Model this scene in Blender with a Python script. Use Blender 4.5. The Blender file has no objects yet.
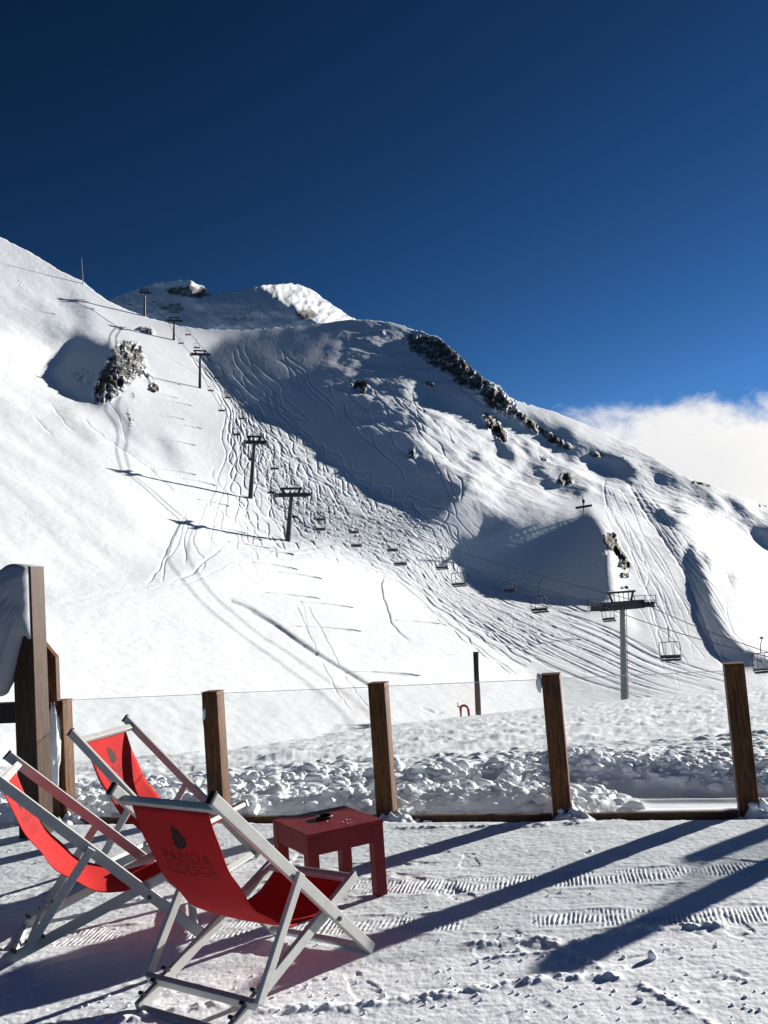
import bpy, bmesh, math, random
import numpy as np
from mathutils import Vector, Matrix

random.seed(7)
RNG = np.random.default_rng(11)
S = bpy.context.scene
COL = S.collection
rad = math.radians

# ------------------------------------------------------------------ camera
PITCH, ROLL, CAM_H, FPX = 0.0868638, -0.0693468, 1.60938, 918.672
W_PX, H_PX = 768, 1024
_f = np.array([0, math.cos(PITCH), math.sin(PITCH)])
_u = np.array([0, -math.sin(PITCH), math.cos(PITCH)])
_x = np.array([1.0, 0, 0])
_c, _s = math.cos(ROLL), math.sin(ROLL)
CR, CU, CF = _c * _x + _s * _u, -_s * _x + _c * _u, _f
cam_data = bpy.data.cameras.new('camera')
cam = bpy.data.objects.new('camera', cam_data)
COL.objects.link(cam)
m = Matrix.Identity(4)
for i in range(3):
    m[i][0], m[i][1], m[i][2] = CR[i], CU[i], -CF[i]
m[2][3] = CAM_H
cam.matrix_world = m
cam_data.sensor_fit = 'VERTICAL'
cam_data.sensor_height = 24.0
cam_data.lens = FPX / H_PX * 24.0
cam_data.clip_start = 0.1
cam_data.clip_end = 20000
S.camera = cam

def uv_t(px, py):
    """slopes (x per metre ahead, rise per metre ahead) of the sight line through a point of the photograph"""
    px = np.asarray(px, float); py = np.asarray(py, float)
    a, b = px - W_PX / 2, H_PX / 2 - py
    d = [FPX * CF[i] + a * CR[i] + b * CU[i] for i in range(3)]
    return d[0] / d[1], d[2] / d[1]

def at(px, py, Y):
    u, t = uv_t(px, py)
    return Vector((float(u) * Y, Y, CAM_H + float(t) * Y))

def ground(px, py, z=0.0):
    u, t = uv_t(px, py)
    Y = (z - CAM_H) / float(t)
    return Vector((float(u) * Y, Y, z))

# ------------------------------------------------------------------ sun, sky
SUN_AZ, SUN_EL = rad(51.65), rad(14.3)
LX, LY, LZ = math.sin(SUN_AZ) * math.cos(SUN_EL), math.cos(SUN_AZ) * math.cos(SUN_EL), math.sin(SUN_EL)

# ------------------------------------------------------------------ numpy noise
def _hash(ix, iy, seed):
    h = (ix.astype(np.int64) * 374761393 + iy.astype(np.int64) * 668265263 + seed * 144665) & 0xffffffff
    h = ((h ^ (h >> 13)) * 1274126177) & 0xffffffff
    h = ((h ^ (h >> 16)) * 2246822519) & 0xffffffff
    return (h ^ (h >> 15)) & 0xffffffff

def gnoise(x, y, seed=0):
    x = np.asarray(x, float); y = np.asarray(y, float)
    ix, iy = np.floor(x), np.floor(y)
    fx, fy = x - ix, y - iy
    wx, wy = fx ** 3 * (fx * (fx * 6 - 15) + 10), fy ** 3 * (fy * (fy * 6 - 15) + 10)
    def g(ox, oy):
        a = _hash(ix + ox, iy + oy, seed) / 4294967296.0 * 2 * math.pi
        return np.cos(a) * (fx - ox) + np.sin(a) * (fy - oy)
    a = g(0, 0) * (1 - wx) + g(1, 0) * wx
    b = g(0, 1) * (1 - wx) + g(1, 1) * wx
    return (a * (1 - wy) + b * wy) * 1.5

def fbm(x, y, octaves=4, seed=0, gain=0.5, lac=2.03):
    r = 0; amp = 1.0
    for o in range(octaves):
        r = r + amp * gnoise(x, y, seed + o * 17)
        x = x * lac + 13.7; y = y * lac - 7.3; amp *= gain
    return r

def ridged(x, y, octaves=4, seed=0):
    r = 0; amp = 1.0
    for o in range(octaves):
        r = r + amp * (1 - 2 * np.abs(gnoise(x, y, seed + o * 19)))
        x = x * 2.1 + 3.1; y = y * 2.1 - 5.7; amp *= 0.5
    return r

def worley(x, y, seed=0):
    """distance to nearest and second nearest feature point and the nearest one's random value"""
    ix, iy = np.floor(x), np.floor(y)
    d1 = np.full(x.shape, 9.0); d2 = np.full(x.shape, 9.0); v = np.zeros(x.shape)
    for ox in (-1, 0, 1):
        for oy in (-1, 0, 1):
            hx = _hash(ix + ox, iy + oy, seed) / 4294967296.0
            hy = _hash(ix + ox, iy + oy, seed + 5) / 4294967296.0
            hv = _hash(ix + ox, iy + oy, seed + 9) / 4294967296.0
            d = np.hypot(ix + ox + hx - x, iy + oy + hy - y)
            near = d < d1
            d2 = np.where(near, d1, np.minimum(d2, d))
            v = np.where(near, hv, v)
            d1 = np.where(near, d, d1)
    return d1, d2, v

def smooth(a, b, x):
    t = np.clip((x - a) / (b - a), 0, 1)
    return t * t * (3 - 2 * t)

def in_poly(px, py, poly):
    r = np.zeros(px.shape, bool)
    n = len(poly)
    for i in range(n):
        x0, y0 = poly[i]; x1, y1 = poly[(i + 1) % n]
        c = ((y0 > py) != (y1 > py))
        with np.errstate(divide='ignore', invalid='ignore'):
            xi = (x1 - x0) * (py - y0) / (y1 - y0 + 1e-12) + x0
        r ^= c & (px < xi)
    return r

def blur(a, s):
    if s <= 0: return a
    k = int(3 * s) + 1
    w = np.exp(-0.5 * (np.arange(-k, k + 1) / s) ** 2); w /= w.sum()
    for ax in (0, 1):
        p = np.pad(a, [(k, k) if i == ax else (0, 0) for i in (0, 1)], mode='edge')
        o = np.zeros_like(a)
        for i, ww in enumerate(w):
            sl = [slice(None)] * 2; sl[ax] = slice(i, i + a.shape[ax])
            o += ww * p[tuple(sl)]
        a = o
    return a

def cubic_sample(G, gx, gy):
    """Catmull-Rom sample of grid G[row, col] at float col gx and row gy"""
    H, W = G.shape
    x0 = np.clip(np.floor(gx).astype(int), 0, W - 2); y0 = np.clip(np.floor(gy).astype(int), 0, H - 2)
    fx = np.clip(gx - x0, 0, 1); fy = np.clip(gy - y0, 0, 1)
    def wts(f):  # cubic B-spline: smooth second derivative
        return [(1 - f) ** 3 / 6, (3 * f ** 3 - 6 * f ** 2 + 4) / 6, (-3 * f ** 3 + 3 * f ** 2 + 3 * f + 1) / 6, f ** 3 / 6]
    wx, wy = wts(fx), wts(fy)
    r = 0
    for j in range(4):
        yy = np.clip(y0 + j - 1, 0, H - 1)
        rr = 0
        for i in range(4):
            xx = np.clip(x0 + i - 1, 0, W - 1)
            rr = rr + wx[i] * G[yy, xx]
        r = r + wy[j] * rr
    return r

# ------------------------------------------------------------------ materials
def new_mat(name):
    mt = bpy.data.materials.new(name); mt.use_nodes = True
    nt = mt.node_tree
    return mt, nt, nt.nodes['Principled BSDF']

def N(nt, typ, **kw):
    n = nt.nodes.new(typ)
    for k, v in kw.items():
        if k == 'ins':
            for kk, vv in v.items(): n.inputs[kk].default_value = vv
        else: setattr(n, k, v)
    return n

def ramp(nt, stops):
    r = nt.nodes.new('ShaderNodeValToRGB')
    e = r.color_ramp.elements
    while len(e) < len(stops): e.new(0.5)
    for i, (p, c) in enumerate(stops):
        e[i].position = p; e[i].color = (*c, 1) if len(c) == 3 else c
    return r

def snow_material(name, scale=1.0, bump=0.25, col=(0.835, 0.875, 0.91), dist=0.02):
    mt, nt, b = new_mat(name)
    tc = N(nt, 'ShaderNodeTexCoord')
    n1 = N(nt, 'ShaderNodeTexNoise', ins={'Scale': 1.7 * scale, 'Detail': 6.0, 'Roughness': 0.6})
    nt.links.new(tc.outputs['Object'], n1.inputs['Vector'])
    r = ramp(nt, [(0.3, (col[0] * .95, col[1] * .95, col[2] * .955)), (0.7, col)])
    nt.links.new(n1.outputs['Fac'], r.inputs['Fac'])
    nt.links.new(r.outputs['Color'], b.inputs['Base Color'])
    n2 = N(nt, 'ShaderNodeTexNoise', ins={'Scale': 28.0 * scale, 'Detail': 8.0, 'Roughness': 0.65})
    nt.links.new(tc.outputs['Object'], n2.inputs['Vector'])
    bp = N(nt, 'ShaderNodeBump', ins={'Strength': bump, 'Distance': dist})
    nt.links.new(n2.outputs['Fac'], bp.inputs['Height'])
    nt.links.new(bp.outputs['Normal'], b.inputs['Normal'])
    b.inputs['Roughness'].default_value = 0.62
    b.inputs['Specular IOR Level'].default_value = 0.25
    return mt

def rock_snow_material(name, scale):
    """snow with dark rock where the 'rock' attribute of the terrain is high"""
    mt, nt, b = new_mat(name)
    tc = N(nt, 'ShaderNodeTexCoord')
    at_ = N(nt, 'ShaderNodeAttribute', attribute_name='rock')
    nz = N(nt, 'ShaderNodeTexNoise', ins={'Scale': 0.16 * scale, 'Detail': 8.0, 'Roughness': 0.7})
    nt.links.new(tc.outputs['Object'], nz.inputs['Vector'])
    mpr = N(nt, 'ShaderNodeMapping'); mpr.inputs['Scale'].default_value = (1, 1, 1.7); mpr.inputs['Rotation'].default_value = (.25, -.35, 0)
    nt.links.new(tc.outputs['Object'], mpr.inputs['Vector'])
    nf = N(nt, 'ShaderNodeTexNoise', ins={'Scale': .75 * scale, 'Detail': 5.0, 'Roughness': .7}); nt.links.new(mpr.outputs[0], nf.inputs['Vector'])
    mixn = N(nt, 'ShaderNodeMath', operation='MULTIPLY_ADD'); nt.links.new(nf.outputs['Fac'], mixn.inputs[0]); mixn.inputs[1].default_value = .75; nt.links.new(nz.outputs['Fac'], mixn.inputs[2])
    sb = N(nt, 'ShaderNodeMath', operation='SUBTRACT'); nt.links.new(mixn.outputs[0], sb.inputs[0]); sb.inputs[1].default_value = .375
    ad = N(nt, 'ShaderNodeMath', operation='ADD'); nt.links.new(at_.outputs['Fac'], ad.inputs[0]); nt.links.new(sb.outputs[0], ad.inputs[1])
    mr = N(nt, 'ShaderNodeMapRange', ins={'From Min': 1.06, 'From Max': 1.17}); nt.links.new(ad.outputs[0], mr.inputs['Value'])
    n2 = N(nt, 'ShaderNodeTexNoise', ins={'Scale': 0.5 * scale, 'Detail': 10.0, 'Roughness': 0.75})
    mp = N(nt, 'ShaderNodeMapping'); mp.inputs['Scale'].default_value = (1, 1, 3); mp.inputs['Rotation'].default_value = (.2, -.3, 0)
    nt.links.new(tc.outputs['Object'], mp.inputs['Vector']); nt.links.new(mp.outputs[0], n2.inputs['Vector'])
    rk = ramp(nt, [(0.3, (0.05, 0.045, 0.04)), (0.5, (0.17, 0.15, 0.12)), (0.7, (0.34, 0.29, 0.21))])
    nt.links.new(n2.outputs['Fac'], rk.inputs['Fac'])
    sn = N(nt, 'ShaderNodeTexNoise', ins={'Scale': 0.05 * scale, 'Detail': 4.0})
    nt.links.new(tc.outputs['Object'], sn.inputs['Vector'])
    sr = ramp(nt, [(0.3, (0.84, 0.88, 0.915)), (0.7, (0.87, 0.905, 0.935))]); nt.links.new(sn.outputs['Fac'], sr.inputs['Fac'])
    mx = N(nt, 'ShaderNodeMix', data_type='RGBA')
    nt.links.new(mr.outputs[0], mx.inputs['Factor']); nt.links.new(sr.outputs['Color'], mx.inputs['A']); nt.links.new(rk.outputs['Color'], mx.inputs['B'])
    nt.links.new(mx.outputs['Result'], b.inputs['Base Color'])
    bn = N(nt, 'ShaderNodeMath', operation='MULTIPLY'); nt.links.new(n2.outputs['Fac'], bn.inputs[0]); nt.links.new(mr.outputs[0], bn.inputs[1])
    bp = N(nt, 'ShaderNodeBump', ins={'Strength': 0.9, 'Distance': 3.0 / scale}); nt.links.new(bn.outputs[0], bp.inputs['Height'])
    nt.links.new(bp.outputs['Normal'], b.inputs['Normal'])
    b.inputs['Roughness'].default_value = 0.7
    b.inputs['Specular IOR Level'].default_value = 0.2
    return mt

M = {}
M['snow'] = snow_material('groomed_snow', 1.0, 0.16, dist=0.02)
M['snow_lump'] = snow_material('lumpy_snow', 1.0, 0.3)
M['shaded_snow'] = snow_material('shade_darkened_snow', 1.0, .2, (.34, .36, .40))  # plain snow with the slab's shade put into a darker base colour
M['mountain'] = rock_snow_material('mountain_snow_and_rock', 1.0)

# ------------------------------------------------------------------ object helpers
def tag(o, label=None, cat=None, group=None, kind=None):
    if label: o['label'] = label
    if cat: o['category'] = cat
    if group: o['group'] = group
    if kind: o['kind'] = kind
    return o

def grid_mesh(name, P, mat, attr=None, smooth_=True):
    """P: rows x cols x 3"""
    R_, C_, _ = P.shape
    me = bpy.data.meshes.new(name)
    me.vertices.add(R_ * C_)
    me.vertices.foreach_set('co', P.reshape(-1).astype(np.float32))
    idx = np.arange(R_ * C_).reshape(R_, C_)
    q = np.stack([idx[:-1, :-1], idx[:-1, 1:], idx[1:, 1:], idx[1:, :-1]], -1).reshape(-1, 4)
    me.loops.add(q.size); me.polygons.add(len(q))
    me.loops.foreach_set('vertex_index', q.reshape(-1).astype(np.int32))
    me.polygons.foreach_set('loop_start', np.arange(0, q.size, 4, dtype=np.int32))
    me.polygons.foreach_set('use_smooth', np.full(len(q), smooth_, bool))
    me.update(calc_edges=True)
    if attr:
        for k, v in attr.items():
            a = me.attributes.new(k, 'FLOAT', 'POINT'); a.data.foreach_set('value', v.reshape(-1).astype(np.float32))
    me.materials.append(mat)
    o = bpy.data.objects.new(name, me); COL.objects.link(o)
    return o
# ------------------------------------------------------------------ mountain: depth solved so that the slopes face or turn from the sun
GX0, GX1, GY0, GY1, GS = -176, 944, 200, 880, 4
gx = np.arange(GX0, GX1 + 1, GS, float); gy = np.arange(GY0, GY1 + 1, GS, float)
GPX, GPY = np.meshgrid(gx, gy)

def paint(base, polys):
    c = np.full(GPX.shape, float(base))
    for poly, val, bl in polys:
        mk = blur(in_poly(GPX, GPY, poly).astype(float), bl / GS)
        c = c * (1 - mk) + val * mk
    return c

def solve_depth(c, wS, anchors, lam, iters=700, start=None, wT=None, tT=None):
    U, T = uv_t(GPX, GPY)
    ux = np.gradient(U, GS, axis=1); uy = np.gradient(U, GS, axis=0)
    tx = np.gradient(T, GS, axis=1); ty = np.gradient(T, GS, axis=0)
    det = ux * ty - uy * tx
    # L_u = ( ty*Lx - tx*Ly)/det ; L_t = (-uy*Lx + ux*Ly)/det
    A = c - LY * T; B = LX - U * LY
    kx = (A * -uy + B * ty) / det; ky = (A * ux + B * -tx) / det
    kx, ky = kx / FPX, ky / FPX; rhs = LY / FPX * np.ones_like(kx)
    sc = FPX / 60.0
    kx, ky, rhs = kx * sc * wS, ky * sc * wS, rhs * sc * wS
    ax_, ay_ = -uy / det / FPX * sc, ux / det / FPX * sc            # steepness along the sight line
    def slope_t(a): return ax_ * dx(a) + ay_ * dy(a)
    def dx(a):
        o = np.zeros_like(a); o[:, 1:-1] = (a[:, 2:] - a[:, :-2]) / (2 * GS); return o
    def dxT(r):
        o = np.zeros_like(r); q = r[:, 1:-1] / (2 * GS); o[:, 2:] += q; o[:, :-2] -= q; return o
    def dy(a):
        o = np.zeros_like(a); o[1:-1] = (a[2:] - a[:-2]) / (2 * GS); return o
    def dyT(r):
        o = np.zeros_like(r); q = r[1:-1] / (2 * GS); o[2:] += q; o[:-2] -= q; return o
    def l1(a, ax):
        o = np.zeros_like(a)
        if ax: o[:, 1:-1] = a[:, 2:] - 2 * a[:, 1:-1] + a[:, :-2]
        else: o[1:-1] = a[2:] - 2 * a[1:-1] + a[:-2]
        return o
    def l1T(r, ax):
        o = np.zeros_like(r)
        if ax: q = r[:, 1:-1]; o[:, 2:] += q; o[:, 1:-1] -= 2 * q; o[:, :-2] += q
        else: q = r[1:-1]; o[2:] += q; o[1:-1] -= 2 * q; o[:-2] += q
        return o
    WA = np.zeros_like(c); LA = np.zeros_like(c)
    for x, y, d, w in anchors:
        j = int(round((x - GX0) / GS)); i = int(round((y - GY0) / GS))
        k = np.exp(-((GPX - x) ** 2 + (GPY - y) ** 2) / (2 * 22.0 ** 2)); k *= .0025 * w / k.max()
        WA += k; LA += k * math.log(d)
    def op(a):
        r = kx * dx(a) + ky * dy(a)
        o = dxT(kx * r) + dyT(ky * r)
        q = wT * slope_t(a); o += dxT(ax_ * q) + dyT(ay_ * q)
        for ax in (0, 1): o += lam * l1T(l1(a, ax), ax)
        return o + WA * a
    q = wT * tT * sc / FPX
    b = dxT(kx * rhs) + dyT(ky * rhs) + LA + dxT(ax_ * q) + dyT(ay_ * q)
    # start: inverse-distance interpolation of the anchors
    if start is None:
        num = np.zeros_like(c); den = np.zeros_like(c)
        for x, y, d, w in anchors:
            k = 1 / ((GPX - x) ** 2 + (GPY - y) ** 2 + 400) ** 1.5
            num += k * math.log(d); den += k
        L = num / den
    else: L = start
    dg = 12 * lam + WA + 2 * (kx ** 2 + ky ** 2 + wT * (ax_ ** 2 + ay_ ** 2)) / (4 * GS * GS) + 1e-9
    r = b - op(L); z = r / dg; p = z.copy(); rz = (r * z).sum()
    for it in range(iters):
        Ap = op(p); al = rz / ((p * Ap).sum() + 1e-30)
        L = L + al * p; r = r - al * Ap; z = r / dg; rn = (r * z).sum(); p = z + (rn / rz) * p; rz = rn
    return L, slope_t(L) * FPX / sc

SKY = [(-176, 120), (-80, 190), (0, 237), (30, 252), (62, 272), (82, 281), (97, 293), (110, 302), (130, 311), (150, 318), (180, 326), (205, 329), (240, 330), (290, 327), (330, 322), (352, 320), (375, 321), (400, 325), (420, 330), (440, 337), (452, 348), (470, 365), (485, 378), (500, 385), (510, 397), (525, 403), (560, 414), (590, 426), (620, 440), (650, 456), (680, 476), (706, 485), (735, 495), (768, 506), (830, 530), (944, 570)]
_sx, _sy = zip(*SKY)
def sky_y(px): return np.interp(px, _sx, _sy)

# slope classes painted in the photograph's own outline: negative faces the sun, positive turns away from it
C_POLYS = [
    ([(-200, 60), (0, 200), (100, 270), (190, 320), (215, 395), (215, 470), (180, 530), (60, 600), (-200, 650)], -.09, 14),
    ([(-200, 400), (0, 420), (100, 480), (170, 540), (60, 605), (-200, 660)], -.13, 16),
    ([(-200, 640), (60, 602), (190, 575), (260, 552), (340, 545), (400, 570), (440, 605), (530, 668), (560, 740), (560, 900), (-200, 900)], -.15, 8),
    ([(192, 350), (230, 405), (222, 470), (205, 520), (215, 545), (340, 542), (440, 602), (560, 690), (640, 710), (660, 690), (610, 615), (480, 580), (455, 530), (430, 512), (350, 478), (270, 415)], .0, 5),
    ([(198, 357), (225, 338), (350, 316), (430, 322), (470, 350), (440, 372), (400, 385), (372, 400), (385, 440), (440, 478), (455, 505), (430, 517), (395, 500), (350, 478), (300, 435), (270, 420), (225, 395)], .265, 4),
    ([(330, 320), (400, 325), (430, 335), (400, 345), (350, 338)], .25, 5),
    ([(404, 332), (440, 337), (500, 385), (520, 412), (560, 425), (600, 450), (575, 462), (500, 418), (440, 372), (412, 350)], .36, 3),
    ([(398, 392), (432, 396), (500, 420), (570, 470), (600, 488), (600, 500), (540, 505), (480, 515), (462, 500), (446, 468), (420, 430)], -.08, 6),
    ([(412, 368), (445, 382), (480, 408), (500, 440), (480, 425), (430, 402)], .33, 3),
    ([(400, 445), (440, 470), (470, 500), (440, 500), (410, 470)], .3, 4),
    ([(495, 440), (512, 450), (515, 464), (500, 458)], .4, 2),
    ([(540, 478), (590, 486), (580, 497), (548, 490)], .35, 2),
    ([(600, 478), (640, 478), (690, 540), (720, 610), (745, 670), (640, 690), (622, 610), (602, 520)], .0, 5),
    ([(620, 470), (660, 472), (700, 500), (768, 545), (960, 650), (960, 760), (790, 700), (740, 640), (706, 570), (680, 520)], -.2, 6),
    ([(455, 530), (480, 518), (520, 522), (568, 513), (590, 511), (604, 530), (612, 560), (612, 592), (600, 606), (545, 596), (480, 578), (460, 562)], .42, 3),
    ([(606, 515), (618, 545), (628, 600), (640, 640), (618, 610), (610, 560)], -.2, 3),
    ([(570, 440), (600, 448), (640, 462), (700, 490), (768, 520), (960, 590), (960, 640), (800, 575), (768, 545), (700, 505), (640, 478), (600, 470)], .10, 5),
    ([(596, 452), (622, 458), (640, 478), (618, 476), (600, 468)], .5, 2.5),
    ([(652, 474), (676, 482), (680, 490), (660, 484)], .5, 2),
    ([(748, 532), (768, 530), (800, 540), (800, 560), (768, 548)], .55, 2),
    ([(650, 508), (662, 512), (678, 524), (672, 526), (655, 518)], .5, 2),
    ([(44, 378), (60, 355), (76, 328), (92, 338), (112, 345), (118, 375), (100, 405), (80, 400), (62, 390)], .34, 3),
    ([(-30, 345), (20, 330), (60, 350), (45, 375), (60, 395), (40, 400), (-30, 390)], -.22, 8),
    ([(632, 486), (640, 486), (664, 520), (692, 566), (699, 602), (692, 604), (682, 574), (655, 532)], .12, 2),
    ([(684, 546), (692, 542), (706, 578), (713, 610), (728, 636), (746, 650), (775, 658), (775, 672), (742, 668), (716, 652), (700, 622), (692, 585)], .35, 1.5),
    ([(372, 366), (384, 364), (394, 374), (398, 392), (388, 392), (378, 380)], -.05, 2), ([(404, 440), (418, 438), (424, 456), (414, 452)], -.05, 2),
    ([(446, 528), (470, 514), (486, 522), (500, 524), (478, 534), (460, 536)], -.2, 3),
    ([(470, 452), (482, 456), (478, 464), (470, 462)], .35, 2), ([(530, 462), (548, 470), (546, 478), (534, 472)], .4, 2), ([(520, 440), (534, 452), (528, 458)], .35, 2),
    ([(640, 462), (668, 472), (690, 488), (676, 484), (655, 474)], .35, 2.5), ([(690, 484), (716, 500), (730, 515), (712, 508)], .3, 3), ([(724, 498), (745, 508), (752, 518), (736, 512)], .42, 2),
    ([(668, 500), (690, 512), (690, 522), (676, 516)], .3, 2.5), ([(700, 548), (716, 566), (706, 566)], .35, 2), ([(726, 556), (738, 580), (732, 590)], .2, 3),
    ([(64, 288), (88, 310), (94, 326), (84, 330), (70, 306)], .12, 5), ([(60, 256), (66, 262), (62, 266), (58, 260)], .3, 2), ([(40, 312), (70, 330), (76, 345), (52, 340)], .1, 6),
    ([(150, 470), (190, 500), (186, 506), (146, 478)], .12, 3), ([(60, 408), (100, 440), (96, 446), (56, 416)], .1, 4), ([(112, 408), (150, 440), (146, 448), (112, 420)], .08, 5), ([(165, 430), (185, 470), (178, 476), (160, 440)], .1, 5),
    ([(90, 470), (150, 462), (262, 490), (292, 542), (240, 552), (150, 540)], -.22, 12),
    ([(345, 326), (420, 332), (440, 350), (404, 388), (432, 470), (405, 480), (365, 430), (335, 360)], .215, 6),
]
ANCH = [(0, 400, 165, 1), (0, 560, 115, 1), (100, 400, 210, 1), (100, 560, 135, 1), 
        (288, 540, 165, 2), (251, 498, 235, 2), (200, 388, 300, 2), (174, 340, 375, 1), (144, 318, 440, 1),
        (430, 332, 480, 1), (350, 322, 500, .6), (600, 440, 430, .6), (760, 520, 420, .6), (700, 600, 200, .5), (480, 600, 132, 1), (400, 550, 165, 1),
        (560, 640, 108, 1), (625, 704, 85, 2), (200, 752, 48, .3), (400, 725, 60, .4), (0, 765, 46, .2), (530, 550, 190, .5), (600, 500, 265, .7), (650, 600, 170, .7),
        (740, 660, 115, .7), (-160, 400, 125, .6), (-160, 700, 45, .6), (920, 690, 120, .5), (920, 580, 420, .4), (0, 860, 30, .05), (400, 860, 30, .05), (700, 860, 36, .1), (740, 700, 80, 1)]
cmap = paint(-.05, C_POLYS)
mott = blur(in_poly(GPX, GPY, [(310, 330), (420, 325), (560, 420), (780, 510), (780, 600), (690, 540), (600, 490), (470, 505), (400, 470)]).astype(float), 3)
cmap = cmap + (.018 + .09 * mott) * fbm(GPX / 34, GPY / 26, 3, 71) + (.012 + .08 * mott) * fbm((GPX + GPY) / 16, (GPX - GPY) / 34, 3, 72)
lh = blur(in_poly(GPX, GPY, [(-170, 240), (0, 260), (90, 300), (190, 380), (205, 520), (60, 600), (-170, 640)]).astype(float), 6)
cmap = cmap + lh * (.075 * fbm((GPY * .8 - GPX * .6) / 13, (GPX * .8 + GPY * .6) / 95, 3, 73) + .05 * fbm((GPY * .8 - GPX * .6) / 6.5, (GPX * .8 + GPY * .6) / 60, 2, 74))
cmap = cmap + .02 * blur(in_poly(GPX, GPY, [(60, 605), (340, 548), (540, 680), (540, 740), (0, 740)]).astype(float), 4) * fbm((GPX + GPY) / 60, (GPY - GPX * .4) / 22, 3, 75)
wS = blur(((GPY > sky_y(GPX) - 4) & (GPY < 860)).astype(float), 1.5)
wT = np.full(GPX.shape, .004); tT = np.full(GPX.shape, 2.2)
LD = None
for it in range(5):
    LD, lt = solve_depth(cmap, wS, ANCH, .35, 900 if it == 0 else 500, LD, wT, tT)
    bad = (lt < .9) & (wS > .05)
    wT = np.where(bad, np.minimum(wT * 4 + .05, 2.0), wT); tT = np.where(bad, 1.3, tT)
# ------------------------------------------------------------------ ski tracks, drifts and rock as relief of the mountain
RS = 2.5                                    # relief raster cells per pixel
RX0, RY0, RX1, RY1 = -40, 220, 810, 800
RW, RH = int((RX1 - RX0) * RS), int((RY1 - RY0) * RS)
TRK = np.zeros((RH, RW)); LIP = np.zeros((RH, RW))

def catmull(pts, n=24):
    pts = np.asarray(pts, float); P = np.vstack([2 * pts[0] - pts[1], pts, 2 * pts[-1] - pts[-2]])
    out = []
    for i in range(1, len(P) - 2):
        t = np.linspace(0, 1, n, endpoint=False)[:, None]
        a, b, c, d = P[i - 1], P[i], P[i + 1], P[i + 2]
        out.append(0.5 * ((2 * b) + (c - a) * t + (2 * a - 5 * b + 4 * c - d) * t ** 2 + (3 * b - a - 3 * c + d) * t ** 3))
    out.append(pts[-1:]); return np.vstack(out)

def resample(p, step):
    s = np.r_[0, np.cumsum(np.hypot(*np.diff(p, axis=0).T))]
    q = np.arange(0, s[-1], step)
    return np.stack([np.interp(q, s, p[:, 0]), np.interp(q, s, p[:, 1])], -1)

def stamp(path, sig, amp, arr=None, fade=True):
    arr = TRK if arr is None else arr
    p = resample(np.asarray(path, float), 0.45)
    k = int(sig * RS * 3) + 1
    oy, ox = np.mgrid[-k:k + 1, -k:k + 1]
    n = len(p)
    for i, (x, y) in enumerate(p):
        cx, cy = (x - RX0) * RS, (y - RY0) * RS
        ix, iy = int(round(cx)), int(round(cy))
        if ix < k or iy < k or ix >= RW - k - 1 or iy >= RH - k - 1: continue
        f = amp * (min(1, i / 12.0, (n - i) / 12.0) if fade else 1)
        d2 = ((ox + ix - cx) ** 2 + (oy + iy - cy) ** 2) / (sig * RS) ** 2
        v = f * np.exp(-0.5 * d2)
        w = arr[iy - k:iy + k + 1, ix - k:ix + k + 1]
        np.maximum(w, v, out=w)

GL = resample(catmull([(190, 352), (226, 398), (236, 440), (246, 490), (292, 538), (345, 546), (400, 570), (446, 606), (540, 664), (640, 700), (720, 712)]), 1)
GR = resample(catmull([(206, 352), (262, 412), (330, 458), (385, 500), (430, 520), (456, 545), (470, 578), (540, 602), (612, 626), (670, 655), (760, 682)]), 1)
def flow(s, t):
    a = GL[np.clip((t * (len(GL) - 1)).astype(int), 0, len(GL) - 1)]; b = GR[np.clip((t * (len(GR) - 1)).astype(int), 0, len(GR) - 1)]
    return a * (1 - s)[:, None] + b * s[:, None]

rt = random.Random(5)
for k in range(230):                          # turning tracks down the piste
    t0 = rt.uniform(-.05, .62); t1 = min(.72, t0 + rt.uniform(.12, .45))
    t = np.linspace(max(t0, 0), t1, 260)
    s0 = rt.gauss(.48, .34); ds = rt.uniform(-.25, .25)
    wl = rt.uniform(.035, .06); ph = rt.uniform(0, 6.28)
    am = rt.uniform(.02, .075) * np.clip(1.25 - t * 1.35, .0, 1)
    s = s0 + ds * (t - t0) + am * np.sin(t / wl * 6.28 + ph + .8 * np.sin(t * 14 + ph)) + .05 * np.sin(t * 7 + ph * 2)
    stamp(flow(s, t), rt.choice((.36, .42, .5)), rt.uniform(.2, .85))
for k in range(22):                           # long straight-running lines sweeping out at the bottom
    t0 = rt.uniform(.42, .66); t = np.linspace(t0, rt.uniform(.88, 1.0), 200)
    s0 = (k + rt.uniform(0, .8)) / 22
    s = s0 + rt.uniform(-.3, .3) * (t - t0) + .035 * np.sin(t * rt.uniform(8, 22) + k)
    stamp(flow(np.clip(s, 0, 1), t), rt.choice((.38, .42, .55)), rt.uniform(.3, .75))
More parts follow.
